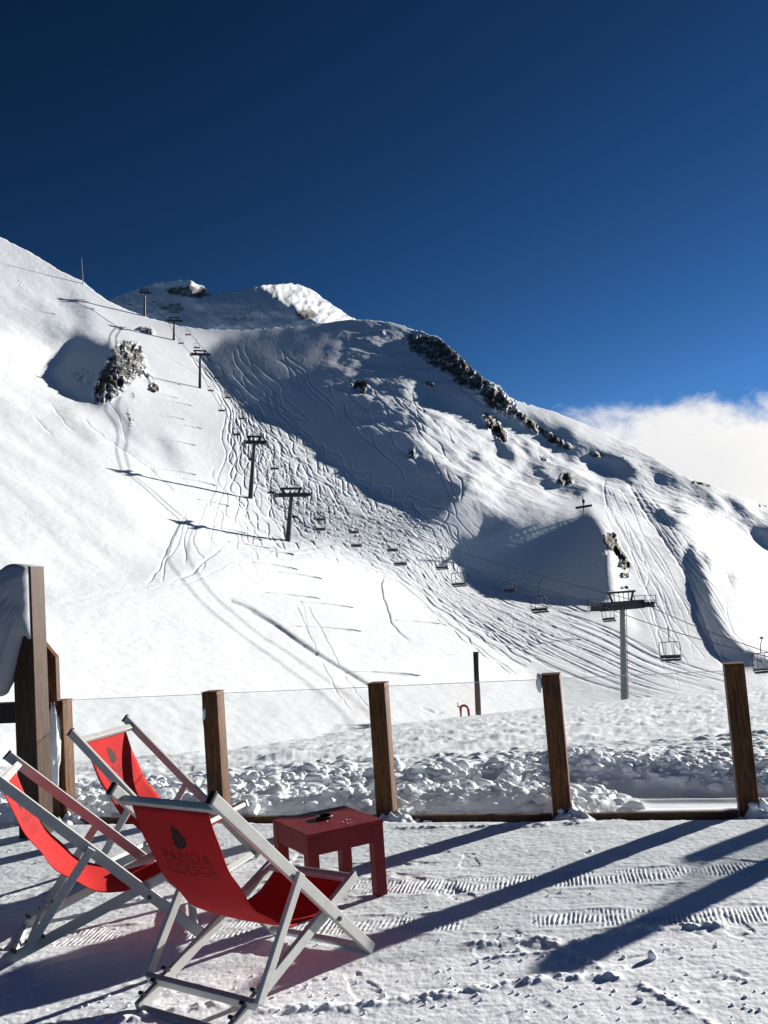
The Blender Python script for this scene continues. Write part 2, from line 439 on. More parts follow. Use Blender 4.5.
EXTRA = [
    ([(604, 478), (606, 500), (612, 515), (628, 545), (640, 575), (652, 606), (660, 640), (668, 668)], .9, .9),
    ([(612, 505), (632, 530), (642, 552), (648, 580), (640, 590)], .8, .8), ([(600, 520), (622, 548), (630, 565), (622, 580)], .7, .7),
    ([(628, 482), (640, 505), (660, 535), (684, 572), (700, 610), (716, 650), (724, 668)], 1.6, 1.4),
    ([(634, 484), (650, 512), (675, 552), (700, 606), (712, 650)], .8, .8), ([(640, 484), (668, 520), (702, 560), (722, 590), (730, 625), (748, 650)], .9, .8),
    ([(720, 560), (738, 600), (742, 640)], .7, .6), ([(610, 490), (640, 548), (662, 600), (676, 650)], .6, .5), ([(618, 490), (650, 548), (680, 610), (694, 655)], .6, .5),
    ([(650, 590), (652, 620), (672, 640), (690, 668)], .7, .7), ([(668, 625), (672, 660), (680, 690)], .6, .5),
    ([(186, 512), (168, 545), (158, 570), (146, 584)], .9, 1.0), ([(186, 515), (176, 548), (166, 560), (162, 584)], .8, .9), ([(190, 518), (184, 540), (186, 566)], .9, .9),
    ([(196, 520), (194, 545), (204, 562), (200, 572)], .9, .9), ([(176, 580), (190, 574), (205, 560), (222, 548)], 1.3, 1.3), ([(150, 590), (170, 583), (192, 570)], .7, .7),
    ([(205, 525), (215, 545), (238, 552), (250, 560)], .7, .6), ([(220, 470), (208, 500), (200, 520), (190, 545)], .7, .6), ([(226, 480), (214, 520), (210, 548)], .7, .6),
    ([(60, 604), (110, 592), (150, 585), (190, 582), (235, 560)], .7, .6), ([(90, 598), (130, 590), (165, 588)], .6, .5),
    ([(383, 574), (382, 590), (388, 612), (394, 626), (408, 640)], 1.0, .9), ([(430, 612), (448, 624), (466, 636), (474, 648)], .9, .9),
    ([(236, 560), (250, 580), (280, 592), (300, 600), (308, 630)], .6, .5), ([(250, 556), (262, 580), (290, 592)], .5, .4), ([(296, 604), (316, 650), (336, 690), (352, 712)], .7, .5), ([(306, 604), (330, 646), (350, 684), (372, 712)], .6, .5),
    ([(330, 640), (345, 641), (352, 644)], .6, .6), ([(340, 656), (370, 658), (388, 660)], .6, .7), ([(262, 567), (276, 568)], .6, .6), ([(330, 698), (370, 700)], .6, .6),
    ([(420, 707), (432, 712), (444, 714)], 1.2, 1.3),
    ([(144, 466), (152, 470), (158, 474)], 1.2, 1.3), ([(82, 418), (105, 438), (140, 462), (175, 492)], .8, .8), ([(34, 416), (46, 428), (54, 435)], .8, .8), ([(150, 350), (175, 362), (205, 380), (235, 402)], .5, .6),
    ([(100, 395), (118, 415), (126, 440)], .6, .5), ([(50, 402), (66, 424), (78, 434)], .7, .6),
    ([(445, 470), (452, 486), (458, 500)], .7, .7), ([(455, 475), (462, 486), (460, 502)], .8, .7), ([(430, 455), (440, 475), (450, 495), (458, 520)], .7, .5),
    ([(470, 522), (500, 540), (520, 546)], .5, .4), ([(430, 505), (448, 512), (440, 530), (454, 552)], .7, .8),
    ([(690, 500), (704, 512), (720, 526), (744, 545)], .5, .6), ([(660, 556), (685, 545), (700, 552), (716, 566)], .6, .7), ([(676, 530), (690, 540), (702, 548), (690, 556)], .6, .7),
    ([(716, 536), (730, 543), (742, 550)], .7, .6),
]
for p, sg, a in EXTRA: q = resample(catmull(p), 1.0); stamp(q + 1.3 * np.stack([gnoise(q[:, 1] / 9, q[:, 0] / 9, 7), gnoise(q[:, 0] / 9, q[:, 1] / 9, 8)], -1), sg * .65, a * (.42 if p[0][0] < 260 else .4 if p[0][0] > 590 else .7))
stamp(catmull([(226, 599), (250, 609), (270, 622), (290, 637), (330, 662), (366, 684), (380, 692)]), 1.4, 1.35)
stamp(catmull([(246, 608), (272, 623), (300, 643), (320, 656)]), 1.6, 1.7)
for k in range(44):                           # a few faint tracks across the shaded bowl and the far piste
    x0 = rt.uniform(230, 420); y0 = 335 + (x0 - 230) * .25 + rt.uniform(0, 60)
    p = [(x0 + i * 6 + 4 * math.sin(i * 1.3 + k), y0 + i * 7 + 2 * math.cos(i * 1.1 + k)) for i in range(rt.randint(4, 9))]
    stamp(catmull(p), .45, rt.uniform(.3, .6))
for k in range(18):
    x0 = rt.uniform(600, 650)
    t = np.linspace(0, 1, 40)
    stamp(np.stack([x0 + (55 + (x0 - 600) * .9) * t + 3 * np.sin(t * rt.uniform(5, 14) + k), 486 + rt.uniform(0, 60) + 130 * t], -1), .4, rt.uniform(.2, .4))
# banks: a step whose far side drops (wind lip on the mound, cut bank beside the right piste)
def raster(arr, px, py):
    fx = np.clip((px - RX0) * RS, 0, RW - 1.001); fy = np.clip((py - RY0) * RS, 0, RH - 1.001)
    x0, y0 = fx.astype(int), fy.astype(int); ax, ay = fx - x0, fy - y0
    ok = (px > RX0) & (px < RX1 - 1) & (py > RY0) & (py < RY1 - 1)
    v = (arr[y0, x0] * (1 - ax) + arr[y0, x0 + 1] * ax) * (1 - ay) + (arr[y0 + 1, x0] * (1 - ax) + arr[y0 + 1, x0 + 1] * ax) * ay
    return v * ok

ROCKS = [  # outline, how much of it is bare rock, softness
    ([(402, 331), (440, 333), (462, 350), (485, 373), (502, 387), (518, 401), (521, 424), (503, 421), (488, 410), (470, 398), (452, 386), (438, 374), (422, 364), (406, 352)], .47, 4), ([(424, 334), (440, 335), (470, 362), (498, 392), (516, 404), (514, 418), (494, 408), (466, 384), (440, 360)], .50, 4),
    ([(498, 402), (520, 410), (540, 426), (575, 446), (574, 456), (556, 450), (520, 426)], .52, 3),
    ([(478, 412), (494, 412), (506, 428), (512, 444), (500, 446), (484, 430)], .52, 3),
    ([(92, 385), (100, 368), (112, 350), (118, 362), (118, 385), (104, 404), (90, 406)], .50, 3), ([(88, 405), (98, 370), (110, 346), (120, 337), (142, 339), (151, 366), (160, 386), (160, 396), (150, 392), (144, 378), (132, 384), (122, 398), (104, 408)], .44, 4),
    ([(112, 338), (128, 340), (140, 340), (148, 364), (150, 376), (130, 374), (118, 360)], .44, 3),
    ([(148, 380), (160, 384), (162, 394), (150, 392)], .54, 2),
    ([(132, 384), (138, 390), (132, 412), (128, 400)], .42, 3), ([(60, 366), (95, 362), (100, 372), (95, 394), (70, 388)], .31, 5),
    ([(136, 326), (150, 326), (160, 334), (150, 336), (136, 330)], .52, 2),
    ([(0, 268), (30, 272), (54, 296), (30, 300), (0, 286)], .36, 9), ([(0, 385), (20, 398), (18, 412), (0, 408)], .38, 7), ([(0, 340), (20, 345), (22, 378), (0, 376)], .33, 8), ([(78, 280), (96, 290), (108, 305), (92, 306)], .34, 6),
    ([(604, 532), (616, 530), (620, 545), (628, 556), (632, 566), (622, 572), (616, 556), (602, 544)], .6, 2), ([(616, 572), (630, 572), (632, 578), (618, 578)], .56, 1.5), ([(602, 548), (608, 548), (608, 556), (602, 556)], .5, 1.5),
    ([(618, 585), (628, 585), (629, 590), (620, 590)], .54, 1.5),
    ([(560, 474), (572, 474), (576, 482), (562, 488), (556, 482)], .56, 2), ([(536, 452), (552, 458), (552, 466), (540, 462)], .5, 2.5), ([(586, 452), (606, 454), (606, 462), (590, 460)], .54, 2), ([(618, 456), (632, 458), (632, 463), (620, 462)], .5, 2),
    ([(344, 380), (362, 376), (376, 386), (366, 398), (348, 394)], .5, 4), ([(366, 340), (374, 346), (362, 360), (352, 352)], .36, 4), ([(404, 446), (420, 450), (420, 460), (408, 462)], .48, 3), ([(420, 380), (436, 382), (436, 390), (424, 388)], .52, 2), ([(374, 328), (386, 330), (388, 338), (378, 336)], .5, 2.5),
    ([(688, 500), (696, 508), (712, 525), (744, 548), (738, 548), (706, 526)], .4, 3), ([(690, 480), (712, 484), (712, 490), (694, 486)], .5, 1.5), ([(756, 502), (770, 502), (770, 510), (758, 508)], .45, 2), ([(580, 470), (600, 480), (596, 486), (584, 480)], .4, 3),
    ([(540, 440), (590, 470), (600, 488), (570, 476)], .33, 5), ([(130, 395), (140, 425), (128, 440), (122, 410)], .36, 4),
]

def rock_mask(px, py):
    r = np.zeros(px.shape)
    # soft polygon masks evaluated on a 1 px raster
    return r
RKS = np.zeros((RY1 - RY0, RX1 - RX0))
_ry, _rx = np.mgrid[RY0:RY1, RX0:RX1].astype(float)
for poly, val, bl in ROCKS:
    xs = [p[0] for p in poly]; ys = [p[1] for p in poly]
    x0, x1 = max(int(min(xs) - 14 - RX0), 0), min(int(max(xs) + 14 - RX0), RX1 - RX0); y0, y1 = max(int(min(ys) - 14 - RY0), 0), int(max(ys) + 14 - RY0)
    sub = blur(in_poly(_rx[y0:y1, x0:x1] + .5, _ry[y0:y1, x0:x1] + .5, poly).astype(float), bl) * (val + .2)
    RKS[y0:y1, x0:x1] = np.maximum(RKS[y0:y1, x0:x1], sub)
def rocks_at(px, py):
    x = np.clip((px - RX0).astype(int), 0, RX1 - RX0 - 1); y = np.clip((py - RY0).astype(int), 0, RY1 - RY0 - 1)
    ok = (px > RX0) & (px < RX1) & (py > RY0) & (py < RY1)
    return RKS[y, x] * ok

# edge of the near snowfield, where it drops out of sight
EDGE = [(-176, 752), (0, 754), (75, 752), (150, 749), (230, 745), (300, 730), (350, 722), (400, 716), (470, 712), (560, 707), (625, 703), (700, 697), (768, 691), (944, 680)]
_ex, _ey = zip(*EDGE)
def edge_y(px): return np.interp(px, _ex, _ey)

pxs = np.r_[np.arange(-170, -16, 5), np.arange(-16, 785, .66), np.arange(785, 940, 5)]
NR = 680
vv = np.linspace(0, 1, NR) ** .94
sk = sky_y(pxs) + .8 * fbm(pxs / 9, pxs * 0, 3, 3) + 1.4 * ((pxs > 404) & (pxs < 530)) * ridged(pxs / 11, pxs * 0 + 4, 3, 8)
bot = edge_y(pxs) + 95
PX = np.repeat(pxs[None], NR, 0)
PYY = bot[None] + (sk - bot)[None] * vv[:, None]
LDv = cubic_sample(LD, (PX - GX0) / GS, (PYY - GY0) / GS)
D = np.exp(LDv)
U, T = uv_t(PX, PYY)
rk = rocks_at(PX, PYY)
pxm = D / FPX                                   # metres per pixel
trk = raster(TRK, PX, PYY); lip = raster(LIP, PX, PYY)
jag = ridged(PX / 13, PYY / 17, 4, 31) - .6
D = D * (1 - .012 * smooth(.42, .75, rk) * jag - .004 * smooth(.38, .7, rk) * gnoise(PX / 2.7, PYY / 3.2, 77))
X = U * D; Y = D; Z = CAM_H + T * D
rough = fbm(X / 14, Y / 14, 5, 41, gain=.52)
mog = smooth(-.4, .4, np.sin(0 * PX)) 
pist = blur(in_poly(GPX, GPY, [(195, 360), (228, 400), (226, 470), (215, 530), (340, 545), (440, 602), (470, 590), (450, 530), (430, 512), (350, 480), (270, 418)]).astype(float), 5)
pist = cubic_sample(pist, (PX - GX0) / GS, (PYY - GY0) / GS)
right = smooth(560, 640, PX) * smooth(640, 560, PYY) 
bowl = blur(in_poly(GPX, GPY, [(350, 320), (420, 325), (560, 430), (770, 510), (770, 560), (600, 490), (480, 520), (430, 480), (330, 400)]).astype(float), 3)
bowl = cubic_sample(bowl, (PX - GX0) / GS, (PYY - GY0) / GS)
lefthill = smooth(120, 60, PX) * smooth(470, 380, PYY)
dz = pxm * (-1.45 * trk)
dz += rough * (.025 + .12 * right + .40 * bowl + .13 * lefthill)
dz += bowl * .5 * ridged(X / 38 + .3 * Y / 38, Y / 60, 4, 91)
dz += pist * pxm * .12 * fbm(PX / 7, PYY / 4.5, 3, 52)
dz += lip * pxm * 3.4
dz += .02 * fbm(X / 1.3, Y / 1.3, 3, 61)
Z = Z + dz
P = np.stack([X, Y, Z], -1)
# far side behind the skyline, falling away from sight
top = P[-1]
rows = [P]
for s, drop in ((1.5, .35), (5, 2), (14, 7), (40, 24), (110, 75), (260, 190)):
    q = top.copy(); n = np.hypot(q[:, 0], q[:, 1])
    q[:, 0] += q[:, 0] / n * s; q[:, 1] += q[:, 1] / n * s; q[:, 2] -= drop
    rows.append(q[None])
P = np.concatenate(rows, 0)
rkfull = np.concatenate([rk, np.repeat(rk[-1:], 6, 0)], 0)
mountain = grid_mesh('mountain', P, M['mountain'], {'rock': rkfull})
tag(mountain, kind='structure')

# ------------------------------------------------------------------ farther peaks behind the shoulder
BSKY = [(96, 304), (108, 300), (122, 294), (140, 288), (155, 283), (178, 280), (192, 281), (204, 287), (212, 296), (226, 292), (245, 289), (262, 285), (290, 283), (300, 285), (312, 290), (326, 300), (340, 310), (353, 318), (368, 328), (390, 345)]
bx, by = zip(*BSKY)
bp = np.arange(96, 390, .9); NB = 90
bsk = np.interp(bp, bx, by) + .8 * fbm(bp / 8, bp * 0, 3, 9)
BPX = np.repeat(bp[None], NB, 0); bv = np.linspace(0, 1, NB)
BPY = 352 + (bsk - 352)[None] * bv[:, None]
rnd = np.clip((352 - BPY) / 70, 0, 1.2)
# two domes: turned from the sun on the left, towards it right of the dome's crest
BD = 760 + 130 * rnd - (BPX - 200) * .20 + 270 * smooth(-14, 70, (BPX - 278) - (BPY - 292) * 1.5 + 2.5 * fbm(BPX / 12, BPY / 9, 2, 25)) + 26 * smooth(188, 206, BPX) * smooth(305, 288, BPY)
BD = BD + 8 * fbm(BPX / 40, BPY / 30, 3, 21) + 1.2 * ridged(BPX / 14, BPY / 11, 3, 22)
U, T = uv_t(BPX, BPY)
P = np.stack([U * BD, BD, CAM_H + T * BD + .4 * fbm(BPX / 5, BPY / 4, 3, 28)], -1)
brk = np.zeros_like(BPX)
for poly, val in [([(160, 288), (190, 283), (206, 288), (214, 297), (196, 300), (170, 296)], .5), ([(150, 305), (180, 300), (190, 310), (172, 316)], .42), ([(316, 291), (332, 302), (344, 312), (334, 308), (322, 299)], .42), ([(290, 310), (312, 308), (322, 318), (300, 322)], .5), ([(226, 316), (250, 306), (262, 300), (250, 318), (236, 326)], .36), ([(322, 310), (334, 313), (330, 320)], .45)]:
    brk = np.maximum(brk, blur(in_poly(BPX, BPY, poly).astype(float), 2.0) * (val + .16))
rows = [P]; top = P[-1]
for s, drop in ((6, 2), (30, 14), (120, 80), (300, 240)):
    q = top.copy(); n = np.hypot(q[:, 0], q[:, 1]); q[:, 0] += q[:, 0] / n * s; q[:, 1] += q[:, 1] / n * s; q[:, 2] -= drop
    rows.append(q[None])
P = np.concatenate(rows, 0)
peaks = grid_mesh('distant_hill', P, M['mountain'], {'rock': np.concatenate([brk, np.repeat(brk[-1:], 4, 0)], 0)})
tag(peaks, kind='structure')
# ------------------------------------------------------------------ near snow: terrace, ploughed berm, field that drops away
FP = [Vector((-2.746, 7.600, 0)), Vector((-1.427, 7.283, 0)), Vector((-.132, 6.946, 0)), Vector((1.111, 6.638, 0)), Vector((2.323, 6.384, 0))]
F_ANG = math.atan2(FP[4].y - FP[0].y, FP[4].x - FP[0].x)
def beyond(X, Y):     # metres past the fence line
    return (Y - FP[2].y) * math.cos(F_ANG) - (X - FP[2].x) * math.sin(F_ANG)

us = np.r_[np.linspace(-1.3, -.5, 60, endpoint=False), np.linspace(-.5, .5, 900), np.linspace(.5, 1.3, 61)[1:]]
ys = np.r_[np.geomspace(1.2, 3.0, 90, endpoint=False), np.geomspace(3.0, 6.4, 470, endpoint=False), np.geomspace(6.4, 11.5, 300, endpoint=False), np.geomspace(11.5, 75, 130)]
UU, YY = np.meshgrid(us, ys); XX = UU * YY
eb = beyond(XX, YY)
# field edge distance by direction
EU = np.array([-1.3, -.35, -.168, -.09, 0, .1, .2, .3, .42, 1.3]); EYD = np.array([15, 15.5, 16, 18.5, 22.5, 26, 29, 33, 40, 46.0])
Ye = np.interp(UU, EU, EYD)
zb = -.106 * np.maximum(YY - 8.5, 0)
zb = zb - .10 * smooth(.1, 1.1, eb)
over = np.maximum(YY - Ye, 0)
zb = zb - .30 * over * over / (over + 3.0)
Zg = zb.copy()
deck = smooth(.1, -.25, eb)
Zg += (.008 * fbm(XX / 1.5, YY / 1.5, 2, 101) + .0026 * fbm(XX / .22, YY / .16, 4, 102)) * (.4 + .6 * deck)
# crumbs and scuffs of trodden snow
d1, d2, vv_ = worley(XX / .085 + .2 * gnoise(XX / .1, YY / .1, 5), YY / .085, 103)
scuff = smooth(.05, .45, fbm(XX / .75, YY / .5, 3, 104))
Zg += deck * (.006 * scuff * np.maximum(.5 - d1, 0) * (vv_ > .6) + .0013 * gnoise(XX / .035, YY / .035, 108) + .0008 * gnoise(XX / .014, YY / .02, 110))
Zg += deck * .0008 * fbm(XX / .5, YY / .035, 3, 109)                 # raked streaks along the terrace

def line_dist(X, Y, pts):
    best = np.full(X.shape, 99.0); along = np.zeros(X.shape); acc = 0
    for a, b in zip(pts[:-1], pts[1:]):
        ax, ay, bx_, by_ = a[0], a[1], b[0], b[1]
        L = math.hypot(bx_ - ax, by_ - ay)
        t = np.clip(((X - ax) * (bx_ - ax) + (Y - ay) * (by_ - ay)) / (L * L), 0, 1)
        d = np.hypot(X - ax - t * (bx_ - ax), Y - ay - t * (by_ - ay))
        sd = d
        along = np.where(sd < best, acc + t * L, along); best = np.minimum(best, sd); acc += L
    return best, along
def gline(pts): return [tuple(ground(*p)[:2]) for p in pts]
# comb prints of a tracked machine, two belts crossing the terrace
for pts, wid in (([(60, 893), (250, 889), (420, 886), (560, 880), (660, 875), (768, 868), (900, 862)], .11), ([(0, 945), (120, 934), (280, 926), (420, 924), (560, 919), (680, 916), (768, 913), (900, 908)], .10), ([(-20, 905), (60, 880), (180, 866)], .06)):
    gl = gline(pts); d, s = line_dist(XX, YY, gl)
    wob = .02 * gnoise(XX / .3, YY / .3, 111)
    band = smooth(wid + .02, wid - .03, d + wob) * smooth(-.3, .25, gnoise(s / .45, s * 0 + wid * 40, 112) + .1) * smooth(-.5, .1, gnoise(XX / .2, YY / .09, 116))
    teeth = np.abs(((XX - .2 * YY + .012 * gnoise(XX / .12, YY / .3, 115)) / .023) % 1 - .5) * 2
    Zg += deck * band * (-.003 + .007 * smooth(.25, .75, teeth) * (.6 + .8 * np.abs(gnoise(XX / .09, YY / .2, 113))))
    Zg += deck * .006 * np.exp(-((d - wid - .035) / .018) ** 2) * smooth(-.2, .3, gnoise(s / .22, s * 0 + 3, 114))
# broken ridges of thrown-up snow
for pts, h_, wd in (([(350, 1008), (400, 1000), (445, 995), (500, 986), (560, 978), (612, 978)], .035, .035), ([(470, 946), (520, 938), (575, 944), (610, 934), (660, 926), (720, 924)], .035, .04), ([(556, 945), (590, 962), (614, 978)], .018, .02),
                    ([(640, 985), (672, 1002), (705, 1020), (720, 1030)], .02, .02), ([(0, 985), (60, 962), (120, 950)], .018, .025), ([(120, 1020), (220, 1003), (262, 1010), (330, 1006)], .035, .03), ([(400, 828), (480, 826), (560, 824), (650, 816)], .03, .04), ([(490, 958), (560, 952)], .02, .02)):
    d, s = line_dist(XX, YY, gline(pts))
    br = smooth(-.5, .2, gnoise(s / .12, s * 0 + h_ * 90, 121) + .1)
    l1_, l2_, lv = worley(XX / .042, YY / .042, 122)
    Zg += deck * .5 * h_ * np.exp(-(d / wd) ** 2) * br * (.45 + 1.0 * np.maximum(.75 - l1_, 0))
rb = random.Random(21)
for k in range(26):
    g = ground(rb.uniform(330, 790), rb.uniform(832, 1020)); a = rb.uniform(-.6, .6) + (math.pi / 2 if rb.random() < .5 else 0)
    if k < 12: g = ground(rb.uniform(300, 470), rb.uniform(835, 900))
    ca_, sa_ = math.cos(a), math.sin(a); j0 = slice(max(np.searchsorted(ys, g.y - .25), 0), np.searchsorted(ys, g.y + .25))
    lx = (XX[j0] - g.x) * ca_ + (YY[j0] - g.y) * sa_; ly = -(XX[j0] - g.x) * sa_ + (YY[j0] - g.y) * ca_
    q = (lx / .145) ** 4 + (ly / (.048 - .012 * np.sin(lx / .05))) ** 4
    Zg[j0] += np.where(q < 3, -.0045 * smooth(1.6, .5, q), 0) * smooth(-.5, .2, gnoise(XX[j0] / .07, YY[j0] / .07, 117) + .2)
# ploughed berm just beyond the fence: lumps of broken snow
l1_, l2_, lv = worley(XX / .34 + .25 * gnoise(XX / .2, YY / .2, 131), YY / .34 + .25 * gnoise(XX / .2, YY / .2, 132), 133)
m1_, m2_, mv = worley(XX / .16 + .3 * gnoise(XX / .1, YY / .1, 134), YY / .16, 135)
s1_, s2_, sv = worley(XX / .08, YY / .08, 136)
lump = 1.0 * np.sqrt(np.maximum(1 - (l1_ * 1.15) ** 2, 0)) * (.35 + .8 * lv) + .5 * np.sqrt(np.maximum(1 - (m1_ * 1.2) ** 2, 0)) * mv + .18 * np.maximum(1 - s1_ * 1.3, 0) * sv
lump *= .55 + .45 * smooth(-.3, .3, gnoise(XX / .7, YY / .5, 137))
lmask = smooth(.02, .35, eb) * smooth(3.0, 2.0, eb + .5 * gnoise(XX / .9, YY / .9, 138)) * smooth(1.75, 1.35, XX + .4 * gnoise(XX, YY / .6, 139) - .12 * (YY - 7))
Zg += lmask * (.02 + .062 * lump + .02 * fbm(XX / .12, YY / .12, 3, 142))
Zg += .05 * smooth(.0, .5, eb) * smooth(1.2, .5, eb) * smooth(1.8, 1.2, XX)
we = eb - .12 * gnoise(XX / .5, YY * 0, 140) - .05 * (lump - .6)     # bank on the right, its shaded side towards the terrace
rm = smooth(1.15, 1.6, XX)
E0 = 1.42 - .38 * np.clip(XX - 1.8, 0, 2)
Zg += rm * smooth(E0 - .1, E0 + .17, we) * smooth(4.5, 1.6, we) * (.085 + .03 * lump + .02 * fbm(XX / .12, YY / .12, 3, 143))
Zg += rm * smooth(.1, .3, eb) * smooth(E0 - .05, E0 - .2, eb) * (.035 * np.exp(-((eb - .62 + .07 * (XX - 2)) / .07) ** 2) + .006 * np.sin(eb / .035) * smooth(-.1, .5, gnoise(XX / 1.4, YY / .3, 141)) - .02)
# rough field behind
fld = smooth(8.6, 9.6, YY)
f1_, f2_, fv = worley(XX / .5, YY / .5, 151)
Zg += fld * (.03 * fbm(XX / .7, YY / .6, 4, 152) + .06 * np.maximum(.55 - f1_, 0) * (fv > .6) * smooth(-.2, .5, gnoise(XX / 3, YY / 3, 153)))
g1_, g2_, gv = worley(XX / .17, YY / .2, 156)
Zg += fld * smooth(Ye + 4, Ye - 6, YY) * (.045 * np.maximum(.6 - g1_, 0) * (gv > .35) * smooth(-.35, .3, gnoise(XX / 1.6, YY / 1.2, 157)) + .012 * fbm(XX / .2, YY / .15, 3, 158))
Zg += fld * .10 * np.exp(-((YY - 13.2 - .3 * XX + .4 * gnoise(XX / 1.5, XX * 0, 154)) / .22) ** 2) * smooth(-.25, .35, gnoise(XX / 1.1, XX * 0 + 3, 155)) * smooth(5, 2, XX)
# little drifts at the foot of each post
for p in FP:
    r = np.hypot(XX - p.x - .06, YY - p.y + .05)
    Zg += .085 * np.exp(-(r / .15) ** 2) * (1 + .9 * gnoise(XX / .06, YY / .06, 161)) 
FPd = np.abs(eb + .06)
Zg -= .075 * smooth(-.34, -.10, eb) * (.55 + .45 * smooth(.2, .03, eb)) * smooth(1.6, 1.0, eb)
Zg += .018 * np.exp(-((eb + .15) / .05) ** 2) * (1 + gnoise(XX / .11, YY / .11, 162))
snow_ground = grid_mesh('snow_ground', np.stack([XX, YY, Zg], -1), M['snow'])
tag(snow_ground, kind='structure')

def zg(x, y):
    """height of the near snow under a point"""
    i = int(np.clip(np.searchsorted(ys, y), 1, len(ys) - 1)); j = int(np.clip(np.searchsorted(us, x / y), 1, len(us) - 1))
    return float(Zg[i, j])
# ------------------------------------------------------------------ mesh pieces
def bm_new(): return bmesh.new()

def add_beam(bm, a, b, w, t, up=Vector((0, 0, 1)), bevel=.004):
    """box from a to b, w wide across, t thick along 'up'"""
    a, b = Vector(a), Vector(b); d = (b - a).normalized()
    s = d.cross(up)
    if s.length < 1e-4: s = d.cross(Vector((1, 0, 0)))
    s.normalize(); n = s.cross(d).normalized()
    t_ = bmesh.new(); vs_ = []
    for p in (a, b):
        for i, j in ((-1, -1), (1, -1), (1, 1), (-1, 1)):
            vs_.append(t_.verts.new(p + s * (i * w / 2) + n * (j * t / 2)))
    for f in ((3, 2, 1, 0), (4, 5, 6, 7), (0, 1, 5, 4), (1, 2, 6, 5), (2, 3, 7, 6), (3, 0, 4, 7)): t_.faces.new([vs_[k] for k in f])
    if bevel: bmesh.ops.bevel(t_, geom=t_.edges[:], offset=bevel, segments=2, affect='EDGES', profile=.6)
    merge(bm, t_)

def merge(bm, other):
    me = bpy.data.meshes.new('tmp'); other.to_mesh(me); other.free(); bm.from_mesh(me); bpy.data.meshes.remove(me)

def add_tube(bm, pts, r, seg=8, cap=True):
    pts = [Vector(p) for p in pts]; rings = []
    for i, p in enumerate(pts):
        d = (pts[min(i + 1, len(pts) - 1)] - pts[max(i - 1, 0)]).normalized()
        s = d.cross(Vector((0, 0, 1)))
        if s.length < 1e-3: s = d.cross(Vector((0, 1, 0)))
        s.normalize(); n = s.cross(d)
        rr = r[i] if isinstance(r, (list, tuple)) else r
        rings.append([bm.verts.new(p + (s * math.cos(k / seg * 2 * math.pi) + n * math.sin(k / seg * 2 * math.pi)) * rr) for k in range(seg)])
    for A, B in zip(rings[:-1], rings[1:]):
        for k in range(seg): bm.faces.new((A[k], A[(k + 1) % seg], B[(k + 1) % seg], B[k]))
    if cap: bm.faces.new(rings[0][::-1]); bm.faces.new(rings[-1])

def mesh_obj(name, bm, mat, parent=None, smooth_=False):
    bmesh.ops.recalc_face_normals(bm, faces=bm.faces[:])
    me = bpy.data.meshes.new(name); bm.to_mesh(me); bm.free()
    if smooth_:
        for p in me.polygons: p.use_smooth = True
    for mm in (mat if isinstance(mat, (list, tuple)) else [mat]): me.materials.append(mm)
    o = bpy.data.objects.new(name, me); COL.objects.link(o)
    if parent: o.parent = parent
    return o

def empty(name, loc=(0, 0, 0), rz=0, label=None, cat=None, group=None):
    o = bpy.data.objects.new(name, None); COL.objects.link(o)
    o.location = loc; o.rotation_euler = (0, 0, rz); o.empty_display_size = .1
    return tag(o, label, cat, group)

def copy_tree(o, parent=None):
    c = o.copy(); COL.objects.link(c); c.parent = parent
    if parent: c.matrix_parent_inverse = o.matrix_parent_inverse
    for ch in list(o.children): copy_tree(ch, c)
    return c

# ------------------------------------------------------------------ wood, paint, metal, cloth, glass
def wood_material(name, dark, light, axis='Z', rough=.6):
    mt, nt, b = new_mat(name)
    tc = N(nt, 'ShaderNodeTexCoord'); mp = N(nt, 'ShaderNodeMapping')
    mp.inputs['Scale'].default_value = {'Z': (14, 14, 1.1), 'X': (1.1, 14, 14)}[axis]
    nt.links.new(tc.outputs['Object'], mp.inputs['Vector'])
    n = N(nt, 'ShaderNodeTexNoise', ins={'Scale': 5.0, 'Detail': 8.0, 'Roughness': .62, 'Distortion': .8}); nt.links.new(mp.outputs[0], n.inputs['Vector'])
    n2 = N(nt, 'ShaderNodeTexNoise', ins={'Scale': 2.2, 'Detail': 4.0}); nt.links.new(tc.outputs['Object'], n2.inputs['Vector'])
    r = ramp(nt, [(0.34, dark), (0.76, light)]); nt.links.new(n.outputs['Fac'], r.inputs['Fac'])
    mx = N(nt, 'ShaderNodeMix', data_type='RGBA', blend_type='MULTIPLY', ins={'Factor': .55})
    r2 = ramp(nt, [(0.35, (.45, .42, .4)), (.6, (1, 1, 1))]); nt.links.new(n2.outputs['Fac'], r2.inputs['Fac'])
    nt.links.new(r.outputs[0], mx.inputs['A']); nt.links.new(r2.outputs[0], mx.inputs['B'])
    nt.links.new(mx.outputs['Result'], b.inputs['Base Color'])
    bp = N(nt, 'ShaderNodeBump', ins={'Strength': .5, 'Distance': .004}); nt.links.new(n.outputs['Fac'], bp.inputs['Height']); nt.links.new(bp.outputs[0], b.inputs['Normal'])
    b.inputs['Roughness'].default_value = rough; b.inputs['Specular IOR Level'].default_value = .25
    return mt

